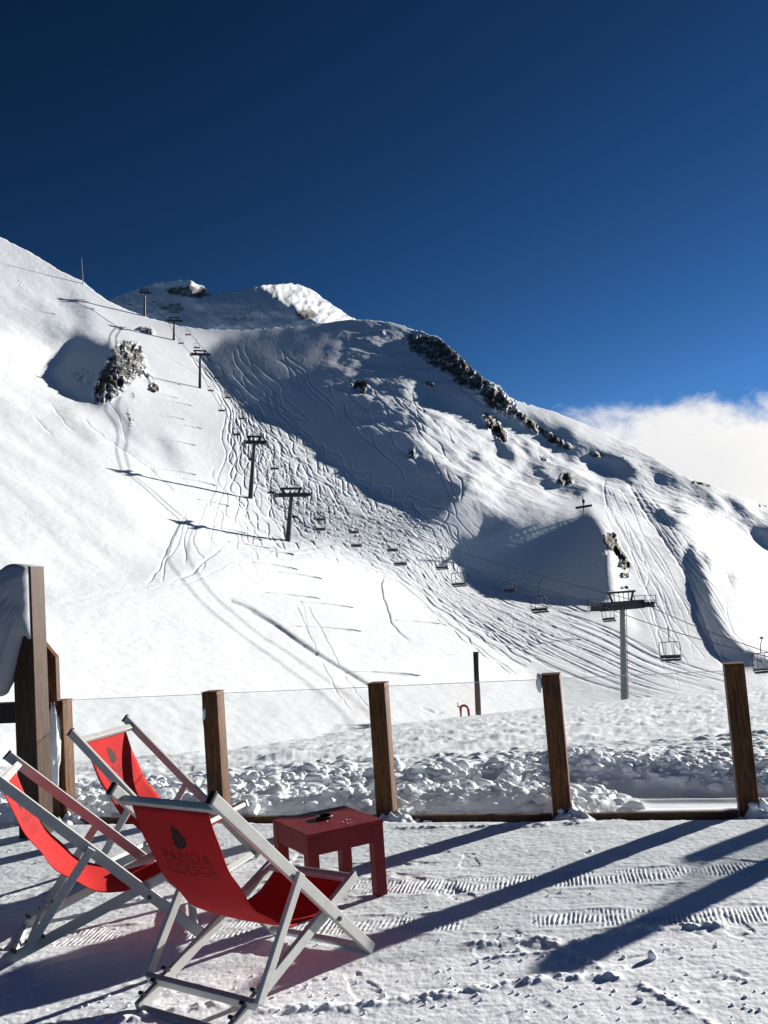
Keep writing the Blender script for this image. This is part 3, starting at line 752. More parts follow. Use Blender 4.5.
def paint_material(name, col, rough=.5, var=.12, scale=9, metallic=0.0, wear=None, bump=.1):
    mt, nt, b = new_mat(name)
    tc = N(nt, 'ShaderNodeTexCoord')
    n = N(nt, 'ShaderNodeTexNoise', ins={'Scale': scale, 'Detail': 7.0, 'Roughness': .65}); nt.links.new(tc.outputs['Object'], n.inputs['Vector'])
    r = ramp(nt, [(.3, tuple(c * (1 - var) for c in col)), (.7, tuple(min(c * (1 + var), 1) for c in col))]); nt.links.new(n.outputs['Fac'], r.inputs['Fac'])
    out = r.outputs[0]
    if wear:
        n2 = N(nt, 'ShaderNodeTexNoise', ins={'Scale': scale * 5, 'Detail': 9.0, 'Roughness': .75}); nt.links.new(tc.outputs['Object'], n2.inputs['Vector'])
        mr = N(nt, 'ShaderNodeMapRange', ins={'From Min': .63, 'From Max': .68}); nt.links.new(n2.outputs['Fac'], mr.inputs['Value'])
        mx = N(nt, 'ShaderNodeMix', data_type='RGBA'); mx.inputs['B'].default_value = (*wear, 1)
        nt.links.new(mr.outputs[0], mx.inputs['Factor']); nt.links.new(out, mx.inputs['A']); out = mx.outputs['Result']
    nt.links.new(out, b.inputs['Base Color'])
    bp = N(nt, 'ShaderNodeBump', ins={'Strength': bump, 'Distance': .003}); nt.links.new(n.outputs['Fac'], bp.inputs['Height']); nt.links.new(bp.outputs[0], b.inputs['Normal'])
    b.inputs['Roughness'].default_value = rough; b.inputs['Metallic'].default_value = metallic
    b.inputs['Specular IOR Level'].default_value = .3
    return mt

def cloth_material(name, col):
    mt, nt, b = new_mat(name)
    tc = N(nt, 'ShaderNodeTexCoord')
    wv = N(nt, 'ShaderNodeTexNoise', ins={'Scale': 420.0, 'Detail': 2.0}); nt.links.new(tc.outputs['Object'], wv.inputs['Vector'])
    n = N(nt, 'ShaderNodeTexNoise', ins={'Scale': 6.0, 'Detail': 6.0}); nt.links.new(tc.outputs['Object'], n.inputs['Vector'])
    r = ramp(nt, [(.3, tuple(c * .85 for c in col)), (.7, col)]); nt.links.new(n.outputs['Fac'], r.inputs['Fac'])
    nt.links.new(r.outputs[0], b.inputs['Base Color'])
    bp = N(nt, 'ShaderNodeBump', ins={'Strength': .25, 'Distance': .002}); nt.links.new(wv.outputs['Fac'], bp.inputs['Height']); nt.links.new(bp.outputs[0], b.inputs['Normal'])
    b.inputs['Roughness'].default_value = .85; b.inputs['Specular IOR Level'].default_value = .15
    # the sun glows a little through the canvas
    tr = N(nt, 'ShaderNodeBsdfTranslucent'); nt.links.new(r.outputs[0], tr.inputs['Color'])
    mx = N(nt, 'ShaderNodeMixShader', ins={'Fac': .06}); out = nt.nodes['Material Output']
    nt.links.new(b.outputs[0], mx.inputs[1]); nt.links.new(tr.outputs[0], mx.inputs[2]); nt.links.new(mx.outputs[0], out.inputs['Surface'])
    return mt

def glass_material(name):
    mt = bpy.data.materials.new(name); mt.use_nodes = True; nt = mt.node_tree
    nt.nodes.remove(nt.nodes['Principled BSDF']); out = nt.nodes['Material Output']
    tr = N(nt, 'ShaderNodeBsdfTransparent'); tr.inputs['Color'].default_value = (.965, .975, .97, 1)
    gl = N(nt, 'ShaderNodeBsdfGlossy', ins={'Roughness': .03})
    lw = N(nt, 'ShaderNodeLayerWeight', ins={'Blend': .5})      # same from both sides of the pane
    pw = N(nt, 'ShaderNodeMath', operation='POWER'); nt.links.new(lw.outputs['Facing'], pw.inputs[0]); pw.inputs[1].default_value = 5.0
    fr = N(nt, 'ShaderNodeMath', operation='MULTIPLY_ADD'); nt.links.new(pw.outputs[0], fr.inputs[0]); fr.inputs[1].default_value = .8; fr.inputs[2].default_value = .02
    df = N(nt, 'ShaderNodeBsdfDiffuse'); df.inputs['Color'].default_value = (.55, .57, .58, 1)
    tc = N(nt, 'ShaderNodeTexCoord'); nz = N(nt, 'ShaderNodeTexNoise', ins={'Scale': 5.0, 'Detail': 6.0}); nt.links.new(tc.outputs['Object'], nz.inputs['Vector'])
    mr = N(nt, 'ShaderNodeMapRange', ins={'From Min': .4, 'From Max': .8, 'To Min': .012, 'To Max': .05}); nt.links.new(nz.outputs['Fac'], mr.inputs['Value'])
    m1 = N(nt, 'ShaderNodeMixShader'); nt.links.new(fr.outputs[0], m1.inputs[0]); nt.links.new(tr.outputs[0], m1.inputs[1]); nt.links.new(gl.outputs[0], m1.inputs[2])
    m2 = N(nt, 'ShaderNodeMixShader'); nt.links.new(mr.outputs[0], m2.inputs[0]); nt.links.new(m1.outputs[0], m2.inputs[1]); nt.links.new(df.outputs[0], m2.inputs[2])
    nt.links.new(m2.outputs[0], out.inputs['Surface'])
    return mt

M['post_wood'] = wood_material('stained_larch', (.022, .009, .004), (.25, .10, .028))
M['dark_wood'] = wood_material('dark_stained_wood', (.012, .007, .004), (.05, .026, .013))
M['rail_wood'] = wood_material('weathered_rail_wood', (.06, .03, .015), (.2, .11, .05), 'X')
M['screen_wood'] = wood_material('blackened_larch', (.014, .007, .004), (.12, .055, .024))
M['white_frame'] = paint_material('worn_white_paint', (.41, .415, .40), .5, .1, 11, wear=(.24, .225, .2), bump=.3)
M['red_cloth'] = cloth_material('red_canvas', (.50, .022, .022))
M['print'] = paint_material('black_screen_print', (.035, .012, .012), .8, .1, 40)
M['faint_print'] = paint_material('dark_red_screen_print', (.20, .010, .012), .8, .1, 40)
M['red_paint'] = paint_material('dark_red_paint', (.17, .006, .010), .55, .2, 12, wear=(.13, .02, .02))
M['bolt'] = paint_material('dark_bolt_steel', (.06, .06, .065), .4, .1, 30, metallic=.8)
M['glass'] = glass_material('balustrade_glass')
M['glass_edge'] = paint_material('frosted_glass_edge', (.62, .65, .65), .3, .08, 20)
M['steel'] = paint_material('galvanised_steel', (.17, .2, .19), .5, .12, 3, metallic=.35)
M['lift_dark'] = paint_material('dark_lift_steel', (.035, .04, .045), .55, .15, 3)
M['cable'] = paint_material('steel_cable', (.04, .045, .05), .5, .1, 3)
M['red_pipe'] = paint_material('red_pipe_paint', (.4, .03, .02), .45, .1, 9)
M['pole_green'] = paint_material('dark_green_pole_paint', (.05, .07, .06), .5, .15, 6)

# ------------------------------------------------------------------ glass balustrade with timber posts
POST_H = .954
fence = empty('glass_fence', (0, 0, 0), 0, 'low glass fence with square brown timber posts along the edge of the snowy terrace', 'fence')
fdir = Vector((math.cos(F_ANG), math.sin(F_ANG), 0)); fnor = Vector((-fdir.y, fdir.x, 0))
def from_shadow(px, py):      # a post out of frame, found from where its shadow ends
    g = ground(px, py); L = POST_H / math.tan(SUN_EL)
    return Vector((g.x + math.sin(SUN_AZ) * L, g.y + math.cos(SUN_AZ) * L, 0))
posts = FP + [from_shadow(598, 946), from_shadow(694, 861)]
print('POSTS', posts[5:])
LEAN = [0, -.010, .0, -.004, -.006, 0, 0]
for i, p in enumerate(posts):
    bm = bm_new()
    base = p + Vector((0, 0, -.25)); tp = p + Vector((LEAN[i] * .9, 0, POST_H + [-.045, -.03, -.02, -.012, .0, .0, 0][i]))
    add_beam(bm, base, tp, .128, .138, up=fnor, bevel=.006)
    add_beam(bm, tp + Vector((0, 0, .001)), tp + Vector((0, 0, .009)), .136, .146, up=fnor, bevel=.002)
    o = mesh_obj('post', bm, M['post_wood'], fence)
for i in range(6):
    a, b = posts[i], posts[i + 1]; d = (b - a).normalized()
    a2, b2 = a + d * .075, b - d * .075
    bm = bm_new(); z0, z1 = .0, POST_H - .045
    add_beam(bm, a2 + Vector((0, 0, (z0 + z1) / 2)), b2 + Vector((0, 0, (z0 + z1) / 2)), .010, z1 - z0, bevel=.001)
    gp = mesh_obj('glass_panel', bm, M['glass'], fence)
    bm = bm_new(); add_beam(bm, a2 + Vector((0, 0, z1 + .004)), b2 + Vector((0, 0, z1 + .0025)), .0095, .003, bevel=0); mesh_obj('glass_edge', bm, M['glass_edge'], gp)
    bm = bm_new()
    add_beam(bm, a2 + Vector((0, 0, -.085)) - fnor * .055, b2 + Vector((0, 0, -.085)) - fnor * .055, .05, .14, bevel=.004)
    mesh_obj('base_rail', bm, M['rail_wood'], fence)

def snow_blob(name, loc, r, seed, squash=.6, label=None, cat='snow', group=None, mat=None, sub=4):
    bm = bm_new(); bmesh.ops.create_icosphere(bm, subdivisions=sub, radius=1)
    co = np.array([v.co[:] for v in bm.verts])
    n = .35 * fbm(co[:, 0] * 1.3 + co[:, 2] * .7 + seed, co[:, 1] * 1.3 - co[:, 2] * .9, 4, seed)
    for v, k in zip(bm.verts, n):
        f = v.co.normalized() * (1 + float(k)); v.co = Vector((f.x * r[0], f.y * r[1], f.z * r[2]))
    o = mesh_obj(name, bm, mat or M['snow_lump'], None, True); o.location = loc
    return o
# ------------------------------------------------------------------ deck chairs
xAt, zAt, xAf, xBf, zBf, xBr, CW, tC, sC = -.383, .874, .55, .497, .343, -.345, .539, .459, .856

def sling_curve(n=40):
    p0 = np.array([xAt + .042 - .012, zAt - .040 - .018]); p3 = np.array([xBf - .013, zBf - .022])
    c1 = np.array([-.20, .28]); c2 = np.array([.15, .10])
    t = np.linspace(0, 1, n)[:, None]
    c = (1 - t) ** 3 * p0 + 3 * (1 - t) ** 2 * t * c1 + 3 * (1 - t) * t ** 2 * c2 + t ** 3 * p3
    return c

def sling_point(curve, s, y, off=0.0):
    L = np.r_[0, np.cumsum(np.hypot(*np.diff(curve, axis=0).T))]
    x = np.interp(s, L, curve[:, 0]); z = np.interp(s, L, curve[:, 1])
    e = .01
    tx = np.interp(s + e, L, curve[:, 0]) - np.interp(s - e, L, curve[:, 0]); tz = np.interp(s + e, L, curve[:, 1]) - np.interp(s - e, L, curve[:, 1])
    n = math.hypot(tx, tz) or 1; nx, nz = -tz / n, tx / n      # sitting side
    return Vector((x + nx * off, y, z + nz * off))

def text_mesh(body, size):
    cu = bpy.data.curves.new('lettering', 'FONT'); cu.body = body; cu.size = size; cu.align_x = 'CENTER'; cu.align_y = 'CENTER'; cu.fill_mode = 'FRONT'; cu.resolution_u = 3
    ob = bpy.data.objects.new('lettering', cu); COL.objects.link(ob)
    dg = bpy.context.evaluated_depsgraph_get(); dg.update()
    me = bpy.data.meshes.new_from_object(ob.evaluated_get(dg))
    bpy.data.objects.remove(ob); bpy.data.curves.remove(cu)
    bm = bmesh.new(); bm.from_mesh(me); bpy.data.meshes.remove(me)
    bmesh.ops.triangulate(bm, faces=bm.faces[:])
    bmesh.ops.subdivide_edges(bm, edges=[e for e in bm.edges if e.calc_length() > .02], cuts=2)
    return bm

def emblem_mesh(r):
    """shaggy round badge with two ears and a pale centre left open"""
    bm = bm_new(); k = 46; inner = []; outer = []
    for i in range(k):
        a = i / k * 2 * math.pi
        rr = r * (1 + .13 * math.sin(a * 9) * (1 if i % 2 else .4) + .12 * math.cos(a * 3 + .4))
        if 1.0 < a < 1.4 or 1.75 < a < 2.15: rr *= 1.3
        outer.append(bm.verts.new((math.cos(a) * rr * .85, math.sin(a) * rr * 1.1, 0)))
        inner.append(bm.verts.new((math.cos(a) * r * .15, .2 * r + math.sin(a) * r * .13, 0)))
    for i in range(k): bm.faces.new((outer[i], outer[(i + 1) % k], inner[(i + 1) % k], inner[i]))
    bmesh.ops.subdivide_edges(bm, edges=bm.edges[:], cuts=1)
    return bm

def make_chair(label):
    root = empty('deck_chair', (0, 0, 0), 0, label, 'deck chair', 'red canvas deck chairs on the terrace')
    A = lambda s, t: Vector((xAt + (xAf - xAt) * t, s, zAt * (1 - t)))
    B = lambda s, t: Vector((xBf + (xBr - xBf) * t, s, zBf * (1 - t)))
    yA, yB, yC = CW / 2 + .012, CW / 2 - .022, CW / 2 + .040
    dA = (A(0, 1) - A(0, 0)).normalized(); nA = Vector((-dA.z, 0, dA.x)); nA = nA if nA.z > 0 else -nA
    dB = (B(0, 1) - B(0, 0)).normalized(); nB = Vector((-dB.z, 0, dB.x)); nB = nB if nB.z > 0 else -nB
    fr = M['white_frame']
    for s in (-1, 1):
        bm = bm_new(); add_beam(bm, A(s * yA, -.012), A(s * yA, 1.0) + Vector((0, 0, .012)), .024, .050, up=nA, bevel=.004)
        o = mesh_obj('back_rail', bm, fr, root)
        for t in (tC, .745):                             # bolts through the rail
            bm = bm_new(); add_tube(bm, [A(s * (yA + .010), t), A(s * (yA + .020), t)], .010, 10)
            mesh_obj('bolt', bm, M['bolt'], o)
        bm = bm_new(); add_beam(bm, A(s * yA, -.022), A(s * yA, -.0125), .027, .053, up=nA, bevel=.002)
        mesh_obj('end_cap', bm, M['bolt'], o)
        bm = bm_new(); add_beam(bm, B(s * yB, -.012), B(s * yB, 1.0) + Vector((0, 0, .012)), .024, .046, up=nB, bevel=.004)
        o = mesh_obj('seat_rail', bm, fr, root)
        for t in (.80, .875, .95):                       # notched blocks that hold the prop
            bm = bm_new(); c = B(s * yB, t) + nB * .033
            add_beam(bm, c - dB * .012 - nB * .011, c + dB * .004 + nB * .022, .024, .014, up=nB.cross(Vector((0, 1, 0))), bevel=.002)
            mesh_obj('notch_block', bm, M['bolt'], o)
        bm = bm_new()
        P0 = A(s * yC, tC); P1 = B(s * yC, sC) + nB * .035
        add_beam(bm, P0 + (P0 - P1).normalized() * .02, P1, .022, .040, up=Vector((1, 0, .3)), bevel=.004)
        mesh_obj('prop_strut', bm, fr, root)
    bm = bm_new(); add_beam(bm, B(-yC, sC) + nB * .035 + Vector((0, .012, 0)), B(yC, sC) + nB * .035 - Vector((0, .012, 0)), .026, .038, up=nB, bevel=.004); mesh_obj('prop_bar', bm, fr, root)
    bm = bm_new(); add_beam(bm, A(-yA, .045) + Vector((0, .012, 0)) - nA * .004, A(yA, .045) - Vector((0, .012, 0)) - nA * .004, .038, .030, up=nA, bevel=.006); mesh_obj('top_bar', bm, fr, root)
    bm = bm_new(); add_beam(bm, A(-yA, .965) + Vector((0, .012, 0)), A(yA, .965) - Vector((0, .012, 0)), .040, .024, up=nA, bevel=.005); mesh_obj('foot_bar', bm, fr, root)
    bm = bm_new(); add_beam(bm, B(-yB, .015) + Vector((0, .012, 0)), B(yB, .015) - Vector((0, .012, 0)), .036, .028, up=nB, bevel=.006); mesh_obj('front_bar', bm, fr, root)
    bm = bm_new(); add_beam(bm, B(-yB, .985) + Vector((0, .012, 0)), B(yB, .985) - Vector((0, .012, 0)), .030, .024, up=nB, bevel=.004); mesh_obj('rear_bar', bm, fr, root)
    # canvas
    cv = sling_curve(60); L = np.r_[0, np.cumsum(np.hypot(*np.diff(cv, axis=0).T))]; LT = L[-1]
    hw = .216; n = 56; mcol = 14; th = .0022
    bm = bm_new(); lay = []
    for side in (1, -1):
        g = []
        for i in range(n + 1):
            s_ = LT * i / n; row = []
            for j in range(mcol + 1):
                q = j / mcol * 2 - 1
                nar = 1 - .045 * math.sin(math.pi * i / n)
                wr = .006 * math.sin(i * .55 + q * 2) * math.sin(math.pi * i / n) * q * q + .012 * (q * q) * math.sin(math.pi * i / n)
                row.append(bm.verts.new(sling_point(cv, s_, q * hw * nar, side * th / 2 + wr)))
            g.append(row)
        lay.append(g)
        for i in range(n):
            for j in range(mcol): bm.faces.new((g[i][j], g[i][j + 1], g[i + 1][j + 1], g[i + 1][j]))
    a, b = lay
    for i in range(n):
        bm.faces.new((a[i][0], a[i + 1][0], b[i + 1][0], b[i][0])); bm.faces.new((a[i][mcol], a[i + 1][mcol], b[i + 1][mcol], b[i][mcol]))
    for j in range(mcol):
        bm.faces.new((a[0][j], a[0][j + 1], b[0][j + 1], b[0][j])); bm.faces.new((a[n][j], a[n][j + 1], b[n][j + 1], b[n][j]))
    sl_ = mesh_obj('sling', bm, M['red_cloth'], root, True)
    # printing: badge and two words, on both faces of the canvas
    for nm, maker, s0, size, mat in (('printed_badge', lambda: emblem_mesh(.042), .135, 1, M['print']), ('printed_word', lambda: text_mesh('PANDA', .082), .225, 1, M['faint_print']), ('printed_word', lambda: text_mesh('LODGE', .082), .290, 1, M['faint_print'])):
        bm = maker(); n0 = len(bm.verts)
        for v in bm.verts:
            x, y = v.co.x, v.co.y
            yy = x; q = yy / hw; s_ = s0 - y
            wr = .012 * (q * q) * math.sin(math.pi * s_ / LT) + .006 * math.sin(s_ / LT * n * .55 + q * 2) * math.sin(math.pi * s_ / LT) * q * q
            v.co = sling_point(cv, s_, yy, th / 2 + wr + .0012)
        bm2 = maker()
        for v in bm2.verts:
            x, y = v.co.x, v.co.y
            yy = -x; q = yy / hw; s_ = s0 - y
            wr = .012 * (q * q) * math.sin(math.pi * s_ / LT) + .006 * math.sin(s_ / LT * n * .55 + q * 2) * math.sin(math.pi * s_ / LT) * q * q
            v.co = sling_point(cv, s_, yy, -th / 2 + wr - .0012)
        merge(bm, bm2)
        mesh_obj(nm, bm, mat, sl_)
    return root

chair = make_chair('deck chair nearest the red table, dark back of its canvas turned to the viewer')
POSES = [(-.732, 4.004, .983), (-1.633, 4.786, .243), (-1.546, 5.864, -.333)]
LABELS = ['deck chair nearest the red table, dark back of its canvas turned to the viewer',
          'deck chair cut off by the left picture edge, seen from its side',
          'deck chair behind the two others, its bright canvas front facing the sun']
chairs = [chair] + [copy_tree(chair) for _ in range(2)]
for o, (x, y, a), lb in zip(chairs, POSES, LABELS):
    o.location = (x, y, .0); o.rotation_euler = (0, 0, a); o['label'] = lb

# ------------------------------------------------------------------ red side table
TX, TY, TA, TS, TH = -.429, 5.150, .533, .454, .396
table = empty('side_table', (TX, TY, 0), TA, 'low square red wooden table in front of the timber fence posts', 'table')
h = TS / 2; lg = .062
bm = bm_new()
add_beam(bm, (-h, 0, TH - .011), (h, 0, TH - .011), TS, .022, bevel=.004); mesh_obj('tabletop', bm, M['red_paint'], table)
for sx_, sy_, horiz in ((0, -1, 1), (0, 1, 1), (-1, 0, 0), (1, 0, 0)):
    bm = bm_new(); z = TH - .0225 - .045; q = h - .016
    if horiz: add_beam(bm, (-q + lg / 2, sy_ * q, z), (q - lg / 2, sy_ * q, z), .022, .09, bevel=.002)
    else: add_beam(bm, (sx_ * q, -q + lg / 2, z), (sx_ * q, q - lg / 2, z), .022, .09, bevel=.002)
    mesh_obj('apron', bm, M['red_paint'], table)
for sx_ in (-1, 1):
    for sy_ in (-1, 1):
        bm = bm_new(); q = h - lg / 2 - .002
        add_beam(bm, (sx_ * q, sy_ * q, -.02), (sx_ * q, sy_ * q, TH - .023), lg, lg, up=Vector((0, 1, 0)), bevel=.004); mesh_obj('leg', bm, M['red_paint'], table)
ct, st = math.cos(TA), math.sin(TA)
def on_table(x, y): return Vector((TX + ct * x - st * y, TY + st * x + ct * y, TH))
ash = empty('ashtray', on_table(.0, .03), 0, 'small black round ashtray on the red table', 'ashtray')
bm = bm_new()
prof = [(.0, .004), (.034, .004), (.040, .016), (.046, .018), (.048, .014), (.042, .0)]
vs_ = []
for k in range(20):
    a = k / 20 * 2 * math.pi; vs_.append([bm.verts.new((r_ * math.cos(a), r_ * math.sin(a), z_)) for r_, z_ in prof[1:]])
for k in range(20):
    A_, B_ = vs_[k], vs_[(k + 1) % 20]
    for j in range(len(A_) - 1): bm.faces.new((A_[j], B_[j], B_[j + 1], A_[j + 1]))
bm.faces.new([v[0] for v in vs_]); bm.faces.new([v[-1] for v in vs_][::-1])
mesh_obj('bowl', bm, M['bolt'], ash, True)
bm = bm_new()                                           # crumbs of snow left on the top
for k in range(13):
    p = on_table(rt.uniform(-.03, .19), rt.uniform(-.19, -.02)) if k < 10 else on_table(rt.uniform(-.2, .2), rt.uniform(-.2, .2))
    t_ = bmesh.new(); bmesh.ops.create_icosphere(t_, subdivisions=2, radius=rt.uniform(.0015, .0045))
    for v in t_.verts: v.co = Vector((v.co.x * rt.uniform(1, 1.6), v.co.y, v.co.z * .6)) + p + Vector((0, 0, .001))
    merge(bm, t_)
tag(mesh_obj('snow_crumbs', bm, M['snow_lump'], None, True), 'scattered crumbs of snow on the red tabletop', 'snow', kind='stuff')
# ------------------------------------------------------------------ timber screen on the left with snow packed on it
def gpt(px, Y): 
    u, t = uv_t(px, 800); return float(u) * Y
scr = empty('timber_screen', (0, 0, 0), 0, 'tall dark timber windbreak frame plastered with snow at the left edge', 'wooden frame')
PY0 = 6.95
pc = Vector((-2.725, PY0, 0))
bm = bm_new(); add_beam(bm, pc + Vector((0, 0, -.3)), pc + Vector((0, 0, 1.985)), .175, .17, up=fnor, bevel=.006)
mesh_obj('post', bm, M['screen_wood'], scr)
bm = bm_new(); add_beam(bm, pc - fdir * .095 + Vector((0, 0, .905)), pc - fdir * 2.2 + Vector((0, 0, .905)), .09, .15, bevel=.005); mesh_obj('crossbeam', bm, M['dark_wood'], scr)
bm = bm_new(); add_beam(bm, pc - fdir * .095 + Vector((0, 0, 1.80)), pc - fdir * 2.2 + Vector((0, 0, 1.80)), .09, .12, bevel=.005); mesh_obj('crossbeam', bm, M['dark_wood'], scr)
bm = bm_new(); add_beam(bm, pc - fdir * .095 + Vector((0, .03, 1.46)), pc - fdir * 2.2 + Vector((0, .03, 1.46)), .03, .55, bevel=.003); mesh_obj('board_panel', bm, M['dark_wood'], scr)
pc2 = pc - fdir * 2.3
bm = bm_new(); add_beam(bm, pc2 + Vector((0, 0, -.3)), pc2 + Vector((0, 0, 1.98)), .175, .17, up=fnor, bevel=.006); mesh_obj('post', bm, M['screen_wood'], scr)
# second board behind with a sloping top
bm = bm_new()
q0 = Vector((-2.87, 7.55, 0)); wv_ = fdir * .13; tv = fnor * .05
zl, zr = 1.42, 1.27
vsb = []
for off in (Vector(), tv):
    for base, zt in ((q0, zl), (q0 + wv_, zr)):
        vsb.append((bm.verts.new(base + off + Vector((0, 0, -.2))), bm.verts.new(base + off + Vector((0, 0, zt)))))
(a0, a1), (b0, b1), (c0, c1), (d0, d1) = vsb
for f in ((a0, b0, b1, a1), (d0, c0, c1, d1), (b0, d0, d1, b1), (c0, a0, a1, c1), (a1, b1, d1, c1), (a0, c0, d0, b0)): bm.faces.new(f)
mesh_obj('brace_board', bm, M['post_wood'], scr)

# snow plastered on the screen: a thick lumpy slab with an uneven lower edge
bm = bm_new()
nx_, nz_ = 64, 44
front = []; back = []
for j in range(nz_ + 1):
    fr_, bk_ = [], []
    for i in range(nx_ + 1):
        s_ = i / nx_; e_ = -.075 + s_ * 2.2
        zt_ = 1.96 + .05 * math.exp(-((e_ - .06) / .13) ** 2) - .06 * (1 - math.exp(-max(e_ - .1, 0) / .2)) + .02 * float(gnoise(e_ * 5, .3, 3))
        zl_ = 1.10 - .06 * math.sin(e_ * 5) + .09 * float(fbm(np.array(e_ * 4), np.array(.7), 3, 5)) + .33 * math.exp(-((e_ + .03) / .11) ** 2) 
        z_ = zl_ + (zt_ - zl_) * j / nz_
        ed = min(j / nz_, 1 - j / nz_, ) * 2; ed = min(1, ed * 3) ** .5 * min(1, max(s_ * 14, .02)) ** .5
        th_ = .03 + ed * (.10 + .05 * float(fbm(np.array(e_ * 3), np.array(z_ * 3), 4, 9)))
        p = pc - fdir * (e_) + Vector((0, 0, z_)) - fnor * .086
        fr_.append(bm.verts.new(p - fnor * th_)); bk_.append(bm.verts.new(p + fnor * (.20 if j > nz_ - 4 else .04)))
    front.append(fr_); back.append(bk_)
for g in (front, back):
    for j in range(nz_):
        for i in range(nx_): bm.faces.new((g[j][i], g[j][i + 1], g[j + 1][i + 1], g[j + 1][i]))
for i in range(nx_):
    bm.faces.new((front[0][i], front[0][i + 1], back[0][i + 1], back[0][i])); bm.faces.new((front[-1][i], front[-1][i + 1], back[-1][i + 1], back[-1][i]))
for j in range(nz_):
    bm.faces.new((front[j][0], front[j + 1][0], back[j + 1][0], back[j][0])); bm.faces.new((front[j][-1], front[j + 1][-1], back[j + 1][-1], back[j][-1]))
tag(mesh_obj('snow_crust', bm, M['shaded_snow'], None, True), 'thick crust of shaded snow plastered over the timber frame', 'snow')
# snow stuck to the fence posts
for (px, py, Y, r, lb) in ((54, 748, 7.5, (.05, .06, .36), 'strip of snow frozen to the side of the fence post by the timber frame'),
                           (206, 714, 7.28, (.022, .05, .12), 'small icy tuft of snow hanging beside the fence post behind the chairs'),
                           (539, 683, 6.62, (.018, .03, .065), 'tiny lump of snow clinging beside the third timber post from the right')):
    o = snow_blob('snow_lump', at(px, py, Y), r, int(px), sub=4)
    tag(o, lb, 'snow')

o = snow_blob('snow_lump', posts[5] + Vector((0, 0, POST_H + .03)), (.11, .1, .07), 4, sub=3)
o.name = 'snow_cap'; o.parent = fence
# broken snow blocks lying loose beyond the fence, past counting
rr = random.Random(3)
_t = bmesh.new(); bmesh.ops.create_icosphere(_t, subdivisions=2, radius=1)
ICO_V = np.array([v.co[:] for v in _t.verts]); ICO_F = np.array([[v.index for v in f.verts] for f in _t.faces]); _t.free()
BV, BF = [], []
def block(p, r):
    sd = rr.uniform(0, 99)
    nrm = np.array([[rr.gauss(0, 1) for _ in range(3)] for _ in range(11)]); nrm /= np.linalg.norm(nrm, axis=1, keepdims=True)
    dst = np.array([rr.uniform(.62, 1.0) for _ in range(11)])
    dot = ICO_V @ nrm.T
    rad_ = np.min(np.where(dot > .05, dst / np.maximum(dot, .05), 1.25), axis=1)            # broken, flat-sided block
    co = ICO_V * (np.minimum(rad_, 1.25) + .07 * gnoise(ICO_V[:, 0] * 4 + sd, ICO_V[:, 2] * 4 + ICO_V[:, 1] * 3, 6))[:, None]
    co = co * np.array([rr.uniform(.8, 1.5), rr.uniform(.7, 1.2), rr.uniform(.5, .95)]) * r
    a = rr.uniform(0, 6.28); c, s = math.cos(a), math.sin(a)
    co = np.stack([co[:, 0] * c - co[:, 1] * s + p[0], co[:, 0] * s + co[:, 1] * c + p[1], co[:, 2] + p[2]], -1)
    BF.append(ICO_F + len(BV) * len(ICO_V)); BV.append(co)
def blocks_obj(name, soft=True):
    me = bpy.data.meshes.new(name); me.from_pydata(np.concatenate(BV).tolist(), [], np.concatenate(BF).tolist())
    fl = np.repeat(np.array([i % 3 == 0 for i in range(len(BV))]), len(ICO_F)) if not soft else np.ones(len(me.polygons), bool); me.polygons.foreach_set('use_smooth', fl); me.materials.append(M['snow_lump'])
    BV.clear(); BF.clear(); o = bpy.data.objects.new(name, me); COL.objects.link(o); return o
for k in range(2600):
    x = rr.uniform(-4.2, 1.7); e = rr.uniform(.08, 2.2)
    y = 6.946 + (x + .132) * math.tan(F_ANG) + e / math.cos(F_ANG)
    r = min(.011 / max(rr.random(), .06) ** .75, .07)
    if gnoise(np.array(x / .6), np.array(y / .4), 138) < -.25: r *= .5
    block(Vector((x, y, zg(x, y) + r * .25)), r)
for k in range(900):
    x = rr.uniform(1.1, 5.2); y = 6.946 + (x + .132) * math.tan(F_ANG) + (1.42 - .38 * min(max(x - 1.8, 0), 2)) / math.cos(F_ANG) + rr.uniform(-.06, .5)
    r = min(.011 / max(rr.random(), .08) ** .75, .05); block(Vector((x, y, zg(x, y) + r * .2)), r)
for k in range(34):
    i = rr.choice((0, 1, 2, 3, 4)); p = FP[i] + Vector((rr.uniform(-.2, .32), rr.uniform(-.22, .08), 0)); r = rr.uniform(.015, .045)
    block(Vector((p.x, p.y, zg(p.x, p.y) + r * .3)), r)
tag(blocks_obj('snow_debris', False), 'broken snow blocks thrown up along the glass fence', 'snow', kind='stuff')
for k in range(330):
    px = rr.uniform(-20, 800); py = rr.choice((rr.uniform(830, 1024), rr.gauss(950, 22), rr.gauss(998, 12)))
    if py > 1030: continue
    g = ground(px, py); r = rr.uniform(.003, .008) * (1.6 if rr.random() < .08 else 1)
    block(Vector((g.x, g.y, zg(g.x, g.y) + r * .3)), r)
block(Vector((*ground(652, 957)[:2], zg(*ground(652, 957)[:2]) + .014)), .026)
tag(blocks_obj('snow_crumbs'), 'crumbs of kicked up snow lying over the trodden terrace', 'snow', kind='stuff')

# ------------------------------------------------------------------ chairlift
def terrain_Y(px, py):
    return float(np.exp(cubic_sample(LD, np.array((px - GX0) / GS), np.array((py - GY0) / GS))))

